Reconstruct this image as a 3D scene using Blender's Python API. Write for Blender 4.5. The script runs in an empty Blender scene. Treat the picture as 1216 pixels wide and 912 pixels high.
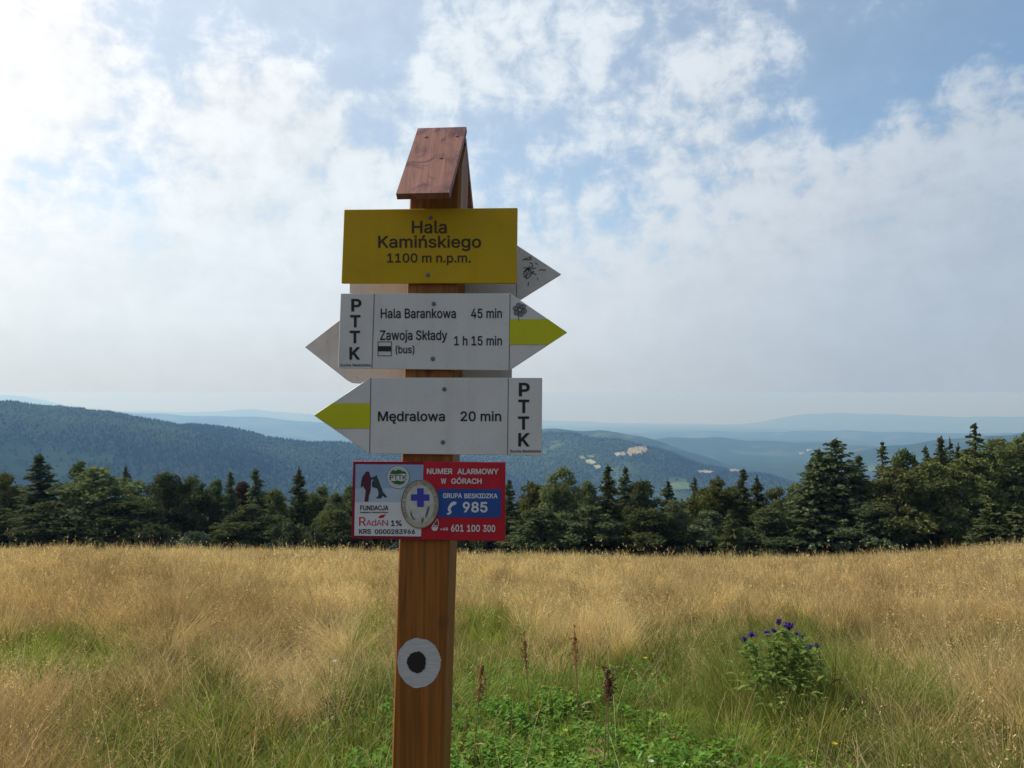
import bpy, math, random
import numpy as np
from mathutils import Vector
from mathutils.geometry import delaunay_2d_cdt

random.seed(7)
RNG = np.random.default_rng(11)
R = math.radians
SC = bpy.context.scene
COL = SC.collection

# ------------------------------------------------------------------ camera
F_PX, CX, CY = 920.0, 608.0, 456.0            # the lens, in pixels of a 1216 wide picture
PITCH = math.atan(10 / F_PX)
CAM = np.array([0.0, 0.0, 1.6])
cd = bpy.data.cameras.new("camera")
cam = bpy.data.objects.new("camera", cd)
COL.objects.link(cam)
cam.location = CAM
cam.rotation_euler = (math.pi / 2 + PITCH, 0, 0)
cd.sensor_width = 36
cd.lens = 36 * F_PX / 1216
cd.clip_start = 0.02
cd.clip_end = 200000
SC.camera = cam


def ray(px, py):
    """direction of a picture point, scaled to unit depth along +Y"""
    x, u = (px - CX) / F_PX, (CY - py) / F_PX
    y, z = math.cos(PITCH) - u * math.sin(PITCH), math.sin(PITCH) + u * math.cos(PITCH)
    return np.array([x / y, 1.0, z / y])


def at(px, py, depth):
    return CAM + ray(px, py) * depth


def to_px(X, Y, Z):
    y, z = Y, Z - CAM[2]
    f = y * math.cos(PITCH) + z * math.sin(PITCH)
    u = -y * math.sin(PITCH) + z * math.cos(PITCH)
    f = np.maximum(f, 0.05)
    return CX + F_PX * X / f, CY - F_PX * u / f


# ------------------------------------------------------------------ light
SUN_AZ, SUN_EL = R(-68), R(43)                # azimuth from +Y, towards +X
SUN = np.array([math.sin(SUN_AZ) * math.cos(SUN_EL), math.cos(SUN_AZ) * math.cos(SUN_EL), math.sin(SUN_EL)])
sl = bpy.data.lights.new("sun", "SUN")
sun = bpy.data.objects.new("sun", sl)
COL.objects.link(sun)
sl.energy = 4.6
sl.angle = R(0.5)
sl.color = (1.0, 0.93, 0.82)
sun.rotation_euler = Vector(-SUN).to_track_quat('-Z', 'Y').to_euler()
sun.location = (-20, 20, 30)

SC.view_settings.view_transform = 'Standard'
SC.view_settings.look = 'None'
SC.view_settings.exposure = 0.0
SC.view_settings.gamma = 1.0
SC.render.engine = 'CYCLES'
SC.cycles.use_denoising = True
SC.cycles.max_bounces = 6
SC.cycles.diffuse_bounces = 3
SC.cycles.transmission_bounces = 4
SC.cycles.volume_bounces = 0
SC.cycles.sample_clamp_indirect = 6


class NT:
    """small helper to write node trees as expressions"""

    def __init__(self, tree):
        self.t = tree
        self.n = tree.nodes
        self.n.clear()

    def node(self, kind, **kw):
        nd = self.n.new(kind)
        for k, v in kw.items():
            if k.startswith("i_"):
                self.put(nd.inputs[k[2:].replace("__", " ")], v)
            else:
                setattr(nd, k, v)
        return nd

    def put(self, sock, v):
        if isinstance(v, bpy.types.NodeSocket):
            self.t.links.new(v, sock)
        else:
            if sock.type == 'RGBA' and hasattr(v, "__len__") and len(v) == 3:
                v = (*v, 1)
            sock.default_value = v

    def math(self, op, a, b=0.0, c=0.0, clamp=False):
        nd = self.n.new("ShaderNodeMath")
        nd.operation = op
        nd.use_clamp = clamp
        for i, v in enumerate((a, b, c)):
            self.put(nd.inputs[i], v)
        return nd.outputs[0]

    def vmath(self, op, a, b=(0, 0, 0), scale=None):
        nd = self.n.new("ShaderNodeVectorMath")
        nd.operation = op
        self.put(nd.inputs[0], a)
        self.put(nd.inputs[1], b)
        if scale is not None:
            self.put(nd.inputs["Scale"], scale)
        return nd.outputs["Value"] if op in ("DOT_PRODUCT", "LENGTH", "DISTANCE") else nd.outputs["Vector"]

    def mix(self, f, a, b, blend='MIX'):
        nd = self.n.new("ShaderNodeMix")
        nd.data_type = 'RGBA'
        nd.blend_type = blend
        self.put(nd.inputs[0], f)
        self.put(nd.inputs[6], a)
        self.put(nd.inputs[7], b)
        return nd.outputs[2]

    def step(self, v, lo, hi, a=0.0, b=1.0):
        nd = self.n.new("ShaderNodeMapRange")
        nd.interpolation_type = 'SMOOTHSTEP'
        for i, x in enumerate((v, lo, hi, a, b)):
            self.put(nd.inputs[i], x)
        return nd.outputs[0]

    def noise(self, vec, scale, detail=4, rough=0.5, dist=0.0):
        nd = self.n.new("ShaderNodeTexNoise")
        if vec is not None:
            self.put(nd.inputs["Vector"], vec)
        nd.inputs["Scale"].default_value = scale
        nd.inputs["Detail"].default_value = detail
        nd.inputs["Roughness"].default_value = rough
        nd.inputs["Distortion"].default_value = dist
        return nd.outputs[0]


def lin(r, g, b):
    f = lambda c: (c / 255 / 12.92) if c / 255 <= 0.04045 else ((c / 255 + 0.055) / 1.055) ** 2.4
    return (f(r), f(g), f(b))


def make_world():
    w = bpy.data.worlds.new("World")
    SC.world = w
    w.use_nodes = True
    t = NT(w.node_tree)
    d = t.node("ShaderNodeTexCoord").outputs["Generated"]
    d = t.vmath('NORMALIZE', d)
    sx = t.node("ShaderNodeSeparateXYZ", i_Vector=d)
    x, y, z = sx.outputs
    sky = t.node("ShaderNodeTexSky", sky_type='NISHITA')
    sky.sun_disc = False
    sky.sun_elevation = SUN_EL
    sky.sun_rotation = SUN_AZ
    sky.altitude = 1100
    sky.air_density = 1.0
    sky.dust_density = 1.0
    sky.ozone_density = 2.0
    S = 0.15
    blue = t.vmath('MULTIPLY', sky.outputs[0], (S * 0.94, S * 1.08, S * 1.04))
    cs = t.vmath('DOT_PRODUCT', d, tuple(SUN))
    # plane of the cloud deck
    k = t.math('DIVIDE', 1.0, t.math('ADD', t.math('MAXIMUM', z, 0.0), 0.12))
    p = t.node("ShaderNodeCombineXYZ", i_X=t.math('MULTIPLY', x, k), i_Y=t.math('MULTIPLY', y, k), i_Z=0.0).outputs[0]
    big = t.noise(d, 5.0, 5, 0.55, 0.4)
    sm = t.noise(d, 25.0, 8, 0.60, 0.25)
    p2 = t.node("ShaderNodeCombineXYZ", i_X=x, i_Y=z, i_Z=t.math('MULTIPLY', y, 0.4)).outputs[0]
    p2 = t.node("ShaderNodeMapping", i_Vector=p2, i_Rotation=(0, 0, R(-24)), i_Scale=(3.2, 17, 3)).outputs[0]
    streak = t.noise(p2, 1.0, 7, 0.62, 0.5)
    cov = t.step(z, 0.08, 0.34, 1.08, 0.08)
    hi = t.step(z, 0.07, 0.25, 0.12, 1.0)
    cov = t.math('ADD', cov, t.math('MULTIPLY', t.math('SUBTRACT', big, 0.5), t.math('MULTIPLY', hi, 1.5)))
    cov = t.math('ADD', cov, t.math('MULTIPLY', t.math('SUBTRACT', sm, 0.5), t.math('MULTIPLY', hi, 2.6)))
    cov = t.math('ADD', cov, t.math('MULTIPLY', t.math("SUBTRACT", streak, 0.5), t.math("MULTIPLY", hi, 1.5)))
    spots = [(30, 60, 110, 1.25), (95, 70, 70, .8), (70, 130, 70, .7), (230, 110, 70, .75), (330, 100, 80, .8), (400, 150, 80, .7), (300, 200, 110, .7), (450, 130, 60, .3), (520, 90, 50, .45),
             (560, 40, 45, .55), (610, 70, 50, .5), (690, 20, 40, .35), (720, 110, 60, .3), (820, 110, 70, .55), (900, 70, 50, .3), (870, 170, 90, .5), (990, 40, 45, .3),
             (960, 230, 90, .45), (1050, 190, 80, .6), (1130, 150, 70, .6), (1210, 110, 70, .65), (1150, 230, 110, .5),
             (190, 25, 50, -.5), (160, 90, 35, -.4), (130, 185, 50, -.5), (350, 15, 60, -.5), (440, 50, 45, -.5), (1120, 50, 90, -.6), (1000, 130, 45, -.4), (760, 60, 30, -.2)]
    for px, py, rad, wgt in spots:
        rad, wgt = (rad * .8, wgt * .62) if wgt > 0 else (rad, wgt)
        c = ray(px, py)
        c = c / np.linalg.norm(c)
        kk = 2.0 / (rad / F_PX) ** 2 / 2
        g = t.math('EXPONENT', t.math('MULTIPLY', t.math('SUBTRACT', t.vmath('DOT_PRODUCT', d, tuple(c)), 1.0), kk))
        cov = t.math('MULTIPLY_ADD', g, wgt, cov)
    mask = t.step(cov, 0.05, 1.0)
    veil = t.step(cs, -0.1, 0.75, 0.10, 0.54)
    mask = t.math('ADD', veil, t.math('MULTIPLY', mask, t.math('SUBTRACT', 0.97, veil)))
    # clouds scatter forward: brighter towards the sun
    rp = t.node("ShaderNodeValToRGB")
    t.put(rp.inputs[0], t.math('MULTIPLY_ADD', cs, 0.5, 0.5))
    el = rp.color_ramp.elements
    stops = [(-1, (.30, .36, .45)), (-.02, (.46, .54, .64)), (.25, (.665, .725, .79)), (.61, (.82, .885, .93)), (.82, (1.10, 1.10, 1.09))]
    el[0].position, el[0].color = 0.0, (*stops[0][1], 1)
    el[1].position, el[1].color = (stops[-1][0] + 1) / 2, (*stops[-1][1], 1)
    for c_, k_ in stops[1:-1]:
        e_ = el.new((c_ + 1) / 2)
        e_.color = (*k_, 1)
    ccol = rp.outputs[0]
    thick = t.step(t.math('ADD', t.math('MULTIPLY', sm, 0.45), t.math('MULTIPLY', t.math('ADD', big, streak), 0.275)), 0.38, 0.60, 0.90, 1.06)
    thick = t.math('ADD', 1.0, t.math('MULTIPLY', t.math('SUBTRACT', thick, 1.0), t.step(z, 0.05, 0.30, 0.30, 1.0)))
    ccol = t.vmath('SCALE', ccol, scale=thick)
    low = t.math('MULTIPLY_ADD', t.step(z, 0.0, 0.11, 1.0, 0.0), t.step(cs, -0.1, 0.65, -0.035, -0.15), 1.0)
    low = t.math('MULTIPLY', low, t.step(z, 0.0, 0.20, 0.95, 1.0))
    ccol = t.vmath('SCALE', ccol, scale=low)
    up = t.mix(mask, blue, ccol)
    bg = t.node("ShaderNodeBackground", i_Color=up, i_Strength=1.0)
    t.node("ShaderNodeOutputWorld", i_Surface=bg.outputs[0])
    w.cycles.sampling_method = 'MANUAL'
    w.cycles.sample_map_resolution = 1024


make_world()


# ------------------------------------------------------------------ materials
def mat(name, color, rough=0.6, grain=None, var=0.12, scale=6.0, spec=0.3, bump=0.0, second=None, s2=None, knots=False, grime=0.0):
    m = bpy.data.materials.new(name)
    m.use_nodes = True
    t = NT(m.node_tree)
    co = co0 = t.node("ShaderNodeTexCoord").outputs["Object"]
    if grain:
        co = t.node("ShaderNodeMapping", i_Vector=co, i_Scale=grain).outputs[0]
    n = t.noise(co, scale, 6, 0.6, 0.3)
    c = t.mix(t.step(n, 0.3, 0.7), tuple(v * (1 - var) for v in color), tuple(min(1, v * (1 + var)) for v in color))
    if second:
        n2 = t.noise(co0, s2, 5, 0.65, 1.0) if s2 else t.noise(co, scale * 0.35, 5, 0.65, 1.0)
        c = t.mix(t.step(n2, second[1], second[1] + 0.14), c, second[0])
    if knots:
        vo = t.node("ShaderNodeTexVoronoi", i_Vector=t.node("ShaderNodeMapping", i_Vector=co0, i_Scale=(1, 1, .6)).outputs[0], i_Scale=7.0)
        c = t.mix(t.step(vo.outputs["Distance"], 0.05, 0.13, 0.75, 0.0), c, (0.045, 0.016, 0.008))
        fg = t.noise(t.node("ShaderNodeMapping", i_Vector=co0, i_Scale=(170, 170, 2.2)).outputs[0], 1.0, 4, 0.6)
        c = t.vmath('SCALE', c, scale=t.step(fg, 0.3, 0.7, 0.80, 1.18))
        cr = t.noise(t.node("ShaderNodeMapping", i_Vector=co0, i_Scale=(42, 42, 0.9)).outputs[0], 1.0, 3, 0.5, 0.4)
        ln_ = t.step(t.math('ABSOLUTE', t.math('SUBTRACT', cr, 0.56)), 0.0, 0.012, 0.7, 0.0)
        gate = t.step(t.noise(co0, 2.3, 2, 0.5), 0.50, 0.60)
        c = t.mix(t.math('MULTIPLY', ln_, gate), c, (0.03, 0.012, 0.006))
    if grime:
        g1 = t.step(t.noise(co0, 5.5, 6, 0.7, 0.6), 0.42, 0.75, 1.0, 1.0 - grime)
        g2 = t.step(t.noise(t.node("ShaderNodeMapping", i_Vector=co0, i_Scale=(38, 38, 1.6)).outputs[0], 1.0, 5, 0.6), 0.5, 0.8, 1.0, 1.0 - grime)
        g3 = t.step(t.noise(co0, 150, 2, 0.5), 0.66, 0.74, 1.0, 1.0 - 1.6 * grime)
        c = t.vmath('SCALE', c, scale=t.math('MULTIPLY', t.math('MULTIPLY', g1, g2), g3))
        rough = t.step(t.noise(co0, 18, 4, 0.6), 0.3, 0.7, rough - .1, rough + .2)
    b = t.node("ShaderNodeBsdfPrincipled", i_Base__Color=c, i_Roughness=rough)
    b.inputs["Specular IOR Level"].default_value = spec
    if bump:
        bp = t.node("ShaderNodeBump", i_Height=n, i_Strength=bump)
        bp.inputs["Distance"].default_value = 0.004
        t.put(b.inputs["Normal"], bp.outputs[0])
    t.node("ShaderNodeOutputMaterial", i_Surface=b.outputs[0])
    return m


def leafmat(name, trans=0.35, tint=(1, 1, 1), rnd=0.0, gloss=0.0):
    """blades and leaves: colour per point from the mesh, light passes through"""
    m = bpy.data.materials.new(name)
    m.use_nodes = True
    t = NT(m.node_tree)
    c = t.node("ShaderNodeAttribute", attribute_name="col").outputs["Color"]
    c = t.mix(1.0, c, tint, 'MULTIPLY')
    if rnd:
        r = t.node("ShaderNodeObjectInfo").outputs["Random"]
        h = t.node("ShaderNodeHueSaturation", i_Hue=t.step(r, 0, 1, 0.5 - 0.02, 0.5 + 0.02), i_Saturation=t.step(r, 0, 1, 1.1, 0.85),
                   i_Value=t.math('MULTIPLY_ADD', r, rnd, 1 - rnd / 2), i_Color=c)
        c = h.outputs[0]
    df = t.node("ShaderNodeBsdfDiffuse", i_Color=c)
    tr = t.node("ShaderNodeBsdfTranslucent", i_Color=t.mix(1.0, c, (1.1, 1.1, 0.75), 'MULTIPLY'))
    mx = t.node("ShaderNodeMixShader", i_Fac=trans)
    t.t.links.new(df.outputs[0], mx.inputs[1])
    t.t.links.new(tr.outputs[0], mx.inputs[2])
    o = mx.outputs[0]
    if gloss:
        gl = t.node("ShaderNodeBsdfGlossy", i_Roughness=0.4, i_Color=(0.8, 0.8, 0.8))
        m2 = t.node("ShaderNodeMixShader", i_Fac=gloss)
        t.t.links.new(o, m2.inputs[1])
        t.t.links.new(gl.outputs[0], m2.inputs[2])
        o = m2.outputs[0]
    t.node("ShaderNodeOutputMaterial", i_Surface=o)
    return m


M = {}
M['post'] = mat("orange_stained_wood", (0.245, 0.086, 0.013), 0.6, (14, 14, 0.7), 0.22, 5, 0.3, 0.35, ((0.15, 0.046, 0.010), 0.60), knots=True)
M['endgrain'] = mat("red_brown_stained_wood", (0.29, 0.125, 0.09), 0.6, (26, 2, 2), 0.2, 3, 0.35, 0.3, ((0.13, 0.045, 0.05), 0.47), s2=13)
M['yellow'] = mat("yellow_paint", (0.49, 0.305, 0.006), 0.5, None, 0.05, 9, 0.2, grime=.10)
M['white'] = mat("white_board_paint", (0.60, 0.575, 0.55), 0.5, None, 0.035, 12, 0.3, grime=.09)
M['back'] = mat("weathered_white_back", (0.69, 0.655, 0.62), 0.6, None, 0.06, 9, 0.3, grime=.16)
M['stripe'] = mat("yellow_green_stripe", (0.52, 0.50, 0.008), 0.5, None, 0.05, 8)
M['black'] = mat("black_lettering", (0.018, 0.017, 0.017), 0.5, None, 0.05, 8)
M['brown'] = mat("dark_brown_lettering", (0.045, 0.022, 0.006), 0.5, None, 0.05, 8)
M['red'] = mat("red_print", (0.46, 0.012, 0.028), 0.4, None, 0.06, 10, grime=.12)
M['darkred'] = mat("dark_red_rim", (0.22, 0.012, 0.03), 0.4, None, 0.05, 8)
M['blue'] = mat("blue_print", (0.02, 0.07, 0.27), 0.4, None, 0.06, 10)
M['cross'] = mat("violet_blue_print", (0.05, 0.055, 0.33), 0.4, None, 0.05, 10)
M['pale'] = mat("pale_print", (0.62, 0.60, 0.60), 0.4, None, 0.04, 10)
M['snow'] = mat("printed_snow", (0.40, 0.46, 0.54), 0.4, None, 0.07, 20)
M['snowsky'] = mat("printed_blue_sky", (0.27, 0.36, 0.52), 0.4, None, 0.08, 14)
M['maroon'] = mat("maroon_print", (0.085, 0.018, 0.035), 0.4, None, 0.2, 120)
M['dogcoat'] = mat("dark_dog_print", (0.035, 0.05, 0.06), 0.4, None, 0.4, 160, second=((0.3, 0.32, 0.32), 0.62))
M['green'] = mat("green_print", (0.03, 0.12, 0.035), 0.4, None, 0.1, 10)
M['medal'] = mat("tarnished_silver", (0.50, 0.48, 0.43), 0.42, None, 0.1, 60, 0.5, second=((0.40, 0.40, 0.38), 0.5))
M['medalrim'] = mat("tarnished_gold", (0.42, 0.36, 0.27), 0.42, None, 0.12, 90, 0.5)
M['metal'] = mat("dull_steel", (0.12, 0.12, 0.12), 0.45, None, 0.1, 8, 0.5)
M['rust'] = mat("rusty_nail", (0.20, 0.12, 0.10), 0.5, None, 0.1, 8, 0.5)
M['paint'] = mat("white_brushed_paint", (0.47, 0.455, 0.44), 0.7, (3, 3, 30), 0.12, 14, 0.2, 0.3)
M['line'] = mat("thin_black_line", (0.09, 0.09, 0.09), 0.5, None, 0.05, 8)
M['bark'] = mat("grey_brown_bark", (0.10, 0.075, 0.055), 0.9, (3, 3, 0.6), 0.3, 4)
M['grass'] = leafmat("grass_blades", 0.42)
M['herb'] = leafmat("herb_leaves", 0.40, gloss=0.015)
M['needles'] = leafmat("conifer_needles", 0.26, rnd=0.5)
M['leaves'] = leafmat("tree_leaves", 0.36, rnd=0.5)
M['farwood'] = leafmat("distant_wood", 0.5)


# ------------------------------------------------------------------ mesh helpers
def link(name, me, parent=None, material=None):
    o = bpy.data.objects.new(name, me)
    COL.objects.link(o)
    if parent:
        o.parent = parent
    if material and me is not None and len(me.materials) == 0:
        me.materials.append(material)
    return o


def mesh_np(name, verts, quads=None, tris=None, cols=None, smooth=False):
    me = bpy.data.meshes.new(name)
    verts = np.asarray(verts, np.float32).reshape(-1, 3)
    parts, sizes = [], []
    if quads is not None and len(quads):
        parts.append(np.asarray(quads, np.int32).ravel())
        sizes.append(np.full(len(quads), 4, np.int32))
    if tris is not None and len(tris):
        parts.append(np.asarray(tris, np.int32).ravel())
        sizes.append(np.full(len(tris), 3, np.int32))
    loops = np.concatenate(parts)
    sizes = np.concatenate(sizes)
    me.vertices.add(len(verts))
    me.vertices.foreach_set("co", verts.ravel())
    me.loops.add(len(loops))
    me.loops.foreach_set("vertex_index", loops)
    me.polygons.add(len(sizes))
    me.polygons.foreach_set("loop_start", np.concatenate([[0], np.cumsum(sizes)[:-1]]).astype(np.int32))
    if cols is not None:
        a = me.attributes.new("col", 'FLOAT_COLOR', 'POINT')
        c = np.ones((len(verts), 4), np.float32)
        c[:, :3] = np.clip(cols, 0, 1)
        a.data.foreach_set("color", c.ravel())
    me.update(calc_edges=True)
    if smooth:
        me.polygons.foreach_set("use_smooth", np.ones(len(sizes), bool))
    return me


class MB:
    """collects polygons for one mesh"""

    def __init__(self):
        self.v, self.f = [], []

    def poly(self, pts):
        i = len(self.v)
        self.v += [tuple(p) for p in pts]
        self.f.append(tuple(range(i, i + len(pts))))

    def prism(self, front, back):
        i, n = len(self.v), len(front)
        self.v += [tuple(p) for p in front] + [tuple(p) for p in back]
        self.f.append(tuple(range(i, i + n)))
        self.f.append(tuple(range(i + 2 * n - 1, i + n - 1, -1)))
        for k in range(n):
            j = (k + 1) % n
            self.f.append((i + k, i + n + k, i + n + j, i + j))

    def tube(self, pts, radii, n=6, cap=True):
        pts = [np.array(p, float) for p in pts]
        i0 = len(self.v)
        for k, p in enumerate(pts):
            dv = pts[min(k + 1, len(pts) - 1)] - pts[max(k - 1, 0)]
            dv /= np.linalg.norm(dv) + 1e-9
            a = np.cross(dv, (0, 0, 1) if abs(dv[2]) < 0.9 else (1, 0, 0))
            a /= np.linalg.norm(a)
            b = np.cross(dv, a)
            for q in range(n):
                an = 2 * math.pi * q / n
                self.v.append(tuple(p + radii[k] * (a * math.cos(an) + b * math.sin(an))))
        for k in range(len(pts) - 1):
            for q in range(n):
                r = (q + 1) % n
                self.f.append((i0 + k * n + q, i0 + k * n + r, i0 + (k + 1) * n + r, i0 + (k + 1) * n + q))
        if cap:
            self.f.append(tuple(i0 + q for q in reversed(range(n))))
            self.f.append(tuple(i0 + (len(pts) - 1) * n + q for q in range(n)))

    def mesh(self, name):
        me = bpy.data.meshes.new(name)
        me.from_pydata(self.v, [], self.f)
        me.update()
        return me

    def build(self, name, material, parent=None, label=None):
        o = link(name, self.mesh(name), parent, material)
        if label:
            o["label"] = label
        return o


def thing(name, label, cat, loc=(0, 0, 0), group=None):
    o = bpy.data.objects.new(name, None)
    COL.objects.link(o)
    o.location = loc
    o.empty_display_size = 0.2
    o["label"], o["category"] = label, cat
    if group:
        o["group"] = group
    return o


# ------------------------------------------------------------------ terrain
EDGE = np.array([(-500, 648), (0, 650), (200, 651), (400, 653), (600, 658), (800, 661), (950, 661), (1050, 658), (1130, 652), (1216, 645), (1500, 625)], float)
Y_EDGE = 36.0


def ground(X, Y):
    """the meadow: falls away from the camera, then drops over its edge"""
    X, Y = np.asarray(X, float), np.asarray(Y, float)
    u = np.clip(X / np.maximum(np.abs(Y), 0.5), -0.95, 0.95)
    s = (np.interp(CX + F_PX * u, EDGE[:, 0], EDGE[:, 1]) - 466) / F_PX - 0.030
    z = -s * Y
    e = np.maximum(Y - Y_EDGE, 0)
    z = z - np.where(e < 5, 0.012 * e * e, 0.3 + 0.12 * (e - 5))
    f = np.clip((Y - 2) / 4, 0, 1) * np.clip((Y_EDGE - Y) / 14, 0, 1)
    z = z + f * (0.05 * np.sin(1.3 * X + 0.6 * Y) + 0.045 * np.sin(0.9 * Y - 0.7 * X + 1) + 0.03 * np.sin(2.7 * X + 1.9 * Y) + 0.03 * np.sin(3.1 * Y - 1.6 * X))
    return z


RIDGES = [
    (2600, 1250, 380, [(-300, 471), (0, 479), (40, 483), (100, 486), (150, 496), (190, 504), (220, 508), (260, 522), (320, 542), (400, 566), (600, 620), (1500, 640)]),
    (3100, 1200, 360, [(-300, 520), (100, 512), (190, 507), (230, 505), (260, 507), (300, 514), (350, 524), (400, 529), (450, 534), (520, 543), (600, 556), (680, 580), (800, 620), (1500, 640)]),
    (3700, 1300, 380, [(-300, 600), (400, 545), (480, 532), (560, 520), (600, 515), (645, 513), (683, 516), (719, 521), (760, 529), (796, 541), (837, 554), (899, 566), (960, 580), (1050, 605), (1500, 640)]),
    (5300, 1300, 420, [(-300, 560), (560, 520), (620, 510), (656, 509), (712, 510), (757, 517), (800, 530), (860, 550), (950, 570), (1500, 600)]),
    (5600, 1500, 420, [(-300, 600), (880, 575), (960, 546), (1012, 536), (1060, 528), (1121, 522), (1216, 513), (1500, 498)]),
    (7600, 1800, 420, [(-300, 520), (600, 530), (700, 525), (768, 521), (796, 519), (846, 520), (880, 522), (940, 524), (1000, 528), (1100, 532), (1500, 535)]),
    (14000, 3000, 450, [(-300, 485), (60, 488), (150, 490), (230, 493), (300, 495), (400, 503), (480, 508), (600, 512), (750, 514), (800, 512.5), (880, 513), (960, 512.5), (1006, 511), (1040, 513), (1128, 515), (1500, 512)]),
    (31000, 5500, 600, [(-300, 467), (0, 469), (30, 470), (70, 479), (120, 488), (240, 489), (300, 486), (340, 489), (420, 495), (600, 498), (700, 501), (850, 508), (900, 501), (960, 491), (1010, 490), (1100, 494), (1216, 495), (1500, 490)]),
]


def wob(a, b, s):
    return (np.sin(a * 1.0 + s) * np.cos(b * 1.3 + 2 * s) + 0.6 * np.sin(a * 2.3 + b * 1.1 + 3 * s) + 0.4 * np.cos(b * 3.1 - a * 2.7 + s)) / 2


def far_ground(th, r):
    """valleys and hill ridges beyond the meadow; th is the azimuth from +Y"""
    X, Y = r * np.sin(th), r * np.cos(th)
    tc = np.clip(th, R(-50), R(50))
    near = ground(100 * np.sin(th), 100 * np.cos(th)) - 0.30 * np.maximum(r - 100, 0)
    z = np.maximum(near, -330 - 0.030 * r + 25 * wob(X / 900, Y / 900, 1))
    px = CX + F_PX * np.tan(tc)
    for k, (r0, wd, A, prof) in enumerate(RIDGES):
        pr = np.array(prof, float)
        tt = -(np.interp(px, pr[:, 0], pr[:, 1]) - 466) / F_PX
        tt = tt + (.9 * np.sin(px / 21 + k) + .7 * np.sin(px / 9.3 + 2 * k) - 1) / F_PX * (.5 if r0 > 9000 else 1)
        rr = r0 * (1 + 0.05 * np.sin(th * 9 + k))
        top = 1.6 + tt * rr * np.cos(tc)
        g = 1 - np.exp(-((r - rr) / wd) ** 2)
        q = top - A * g * np.clip(1 + .38 * wob(X / 330, Y / 330, k + 1) + .16 * wob(X / 120, Y / 120, k + 4), .3, 2)
        q = q - 0.07 * np.maximum(np.abs(r - rr) - 1.2 * wd, 0)
        z = np.maximum(z, np.where(r > 900, q, -1e9))
    z = np.minimum(z, np.where(np.abs(th) < R(60), 2.0, 0.0))
    z = np.where(r < 101, ground(X, Y) - 0.06, z)
    return z


def sheet(name, rs, ths, zfun):
    r, t = np.meshgrid(rs, ths, indexing='ij')
    z = zfun(t, r)
    v = np.stack([r * np.sin(t), r * np.cos(t), z], -1)
    n, m = r.shape
    i = np.arange(n * m).reshape(n, m)
    q = np.stack([i[:-1, :-1], i[:-1, 1:], i[1:, 1:], i[1:, :-1]], -1).reshape(-1, 4)[:, ::-1]
    return mesh_np(name, v, q, smooth=True)


ths = np.concatenate([np.linspace(-180, -48, 34)[:-1], np.linspace(-48, 48, 620), np.linspace(48, 180, 34)[1:]]) * math.pi / 180
rs = np.concatenate([[48, 60, 75, 90, 100], np.geomspace(115, 1000, 24), np.geomspace(1040, 6000, 190), np.geomspace(6060, 17000, 90), np.geomspace(17300, 35500, 60)])


def hill_material():
    m = bpy.data.materials.new("wooded_hillside")
    m.use_nodes = True
    t = NT(m.node_tree)
    p = t.node("ShaderNodeNewGeometry").outputs["Position"]
    a = t.noise(p, 0.0022, 6, 0.6, 0.8)
    b = t.noise(p, 0.02, 5, 0.65)
    c = t.mix(t.step(b, 0.35, 0.65), (0.016, 0.030, 0.016), (0.034, 0.056, 0.024))
    c = t.mix(t.step(a, 0.56, 0.66), c, (0.085, 0.115, 0.045))
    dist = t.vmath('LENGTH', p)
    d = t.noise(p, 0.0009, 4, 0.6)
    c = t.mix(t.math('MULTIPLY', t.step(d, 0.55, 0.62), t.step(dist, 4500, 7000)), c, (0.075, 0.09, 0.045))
    bs = t.node("ShaderNodeBsdfDiffuse", i_Color=c)
    t.node("ShaderNodeOutputMaterial", i_Surface=bs.outputs[0])
    return m


hills = link("hills", sheet("hills", rs, ths, far_ground), None, hill_material())
hills["kind"] = "structure"


def soil_material():
    m = bpy.data.materials.new("matted_turf")
    m.use_nodes = True
    t = NT(m.node_tree)
    p = t.node("ShaderNodeNewGeometry").outputs["Position"]
    a = t.noise(p, 1.1, 6, 0.6)
    b = t.noise(p, 22, 5, 0.7)
    c = t.mix(t.step(a, 0.35, 0.65), (0.030, 0.032, 0.012), (0.06, 0.045, 0.020))
    c = t.mix(t.step(b, 0.4, 0.7), c, (0.16, 0.12, 0.055))
    bs = t.node("ShaderNodeBsdfDiffuse", i_Color=c)
    t.node("ShaderNodeOutputMaterial", i_Surface=bs.outputs[0])
    return m


mths = np.linspace(-180, 180, 361) * math.pi / 180
mrs = np.concatenate([[0.02], np.linspace(0.6, 12, 58), np.linspace(12.5, 62, 80)])
meadow = link("meadow", sheet("meadow", mrs, mths, lambda t, r: ground(r * np.sin(t), r * np.cos(t))), None, soil_material())
meadow["kind"] = "structure"


def hit_far(px, py):
    """where a picture ray meets the hills"""
    d = ray(px, py)
    s = np.geomspace(900, 40000, 6000)
    X, Y, Z = d[0] * s, s, 1.6 + d[2] * s
    z = far_ground(np.arctan2(X, Y), np.hypot(X, Y))
    k = np.argmax(Z < z)
    return np.array([X[k], Y[k], z[k]])


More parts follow.
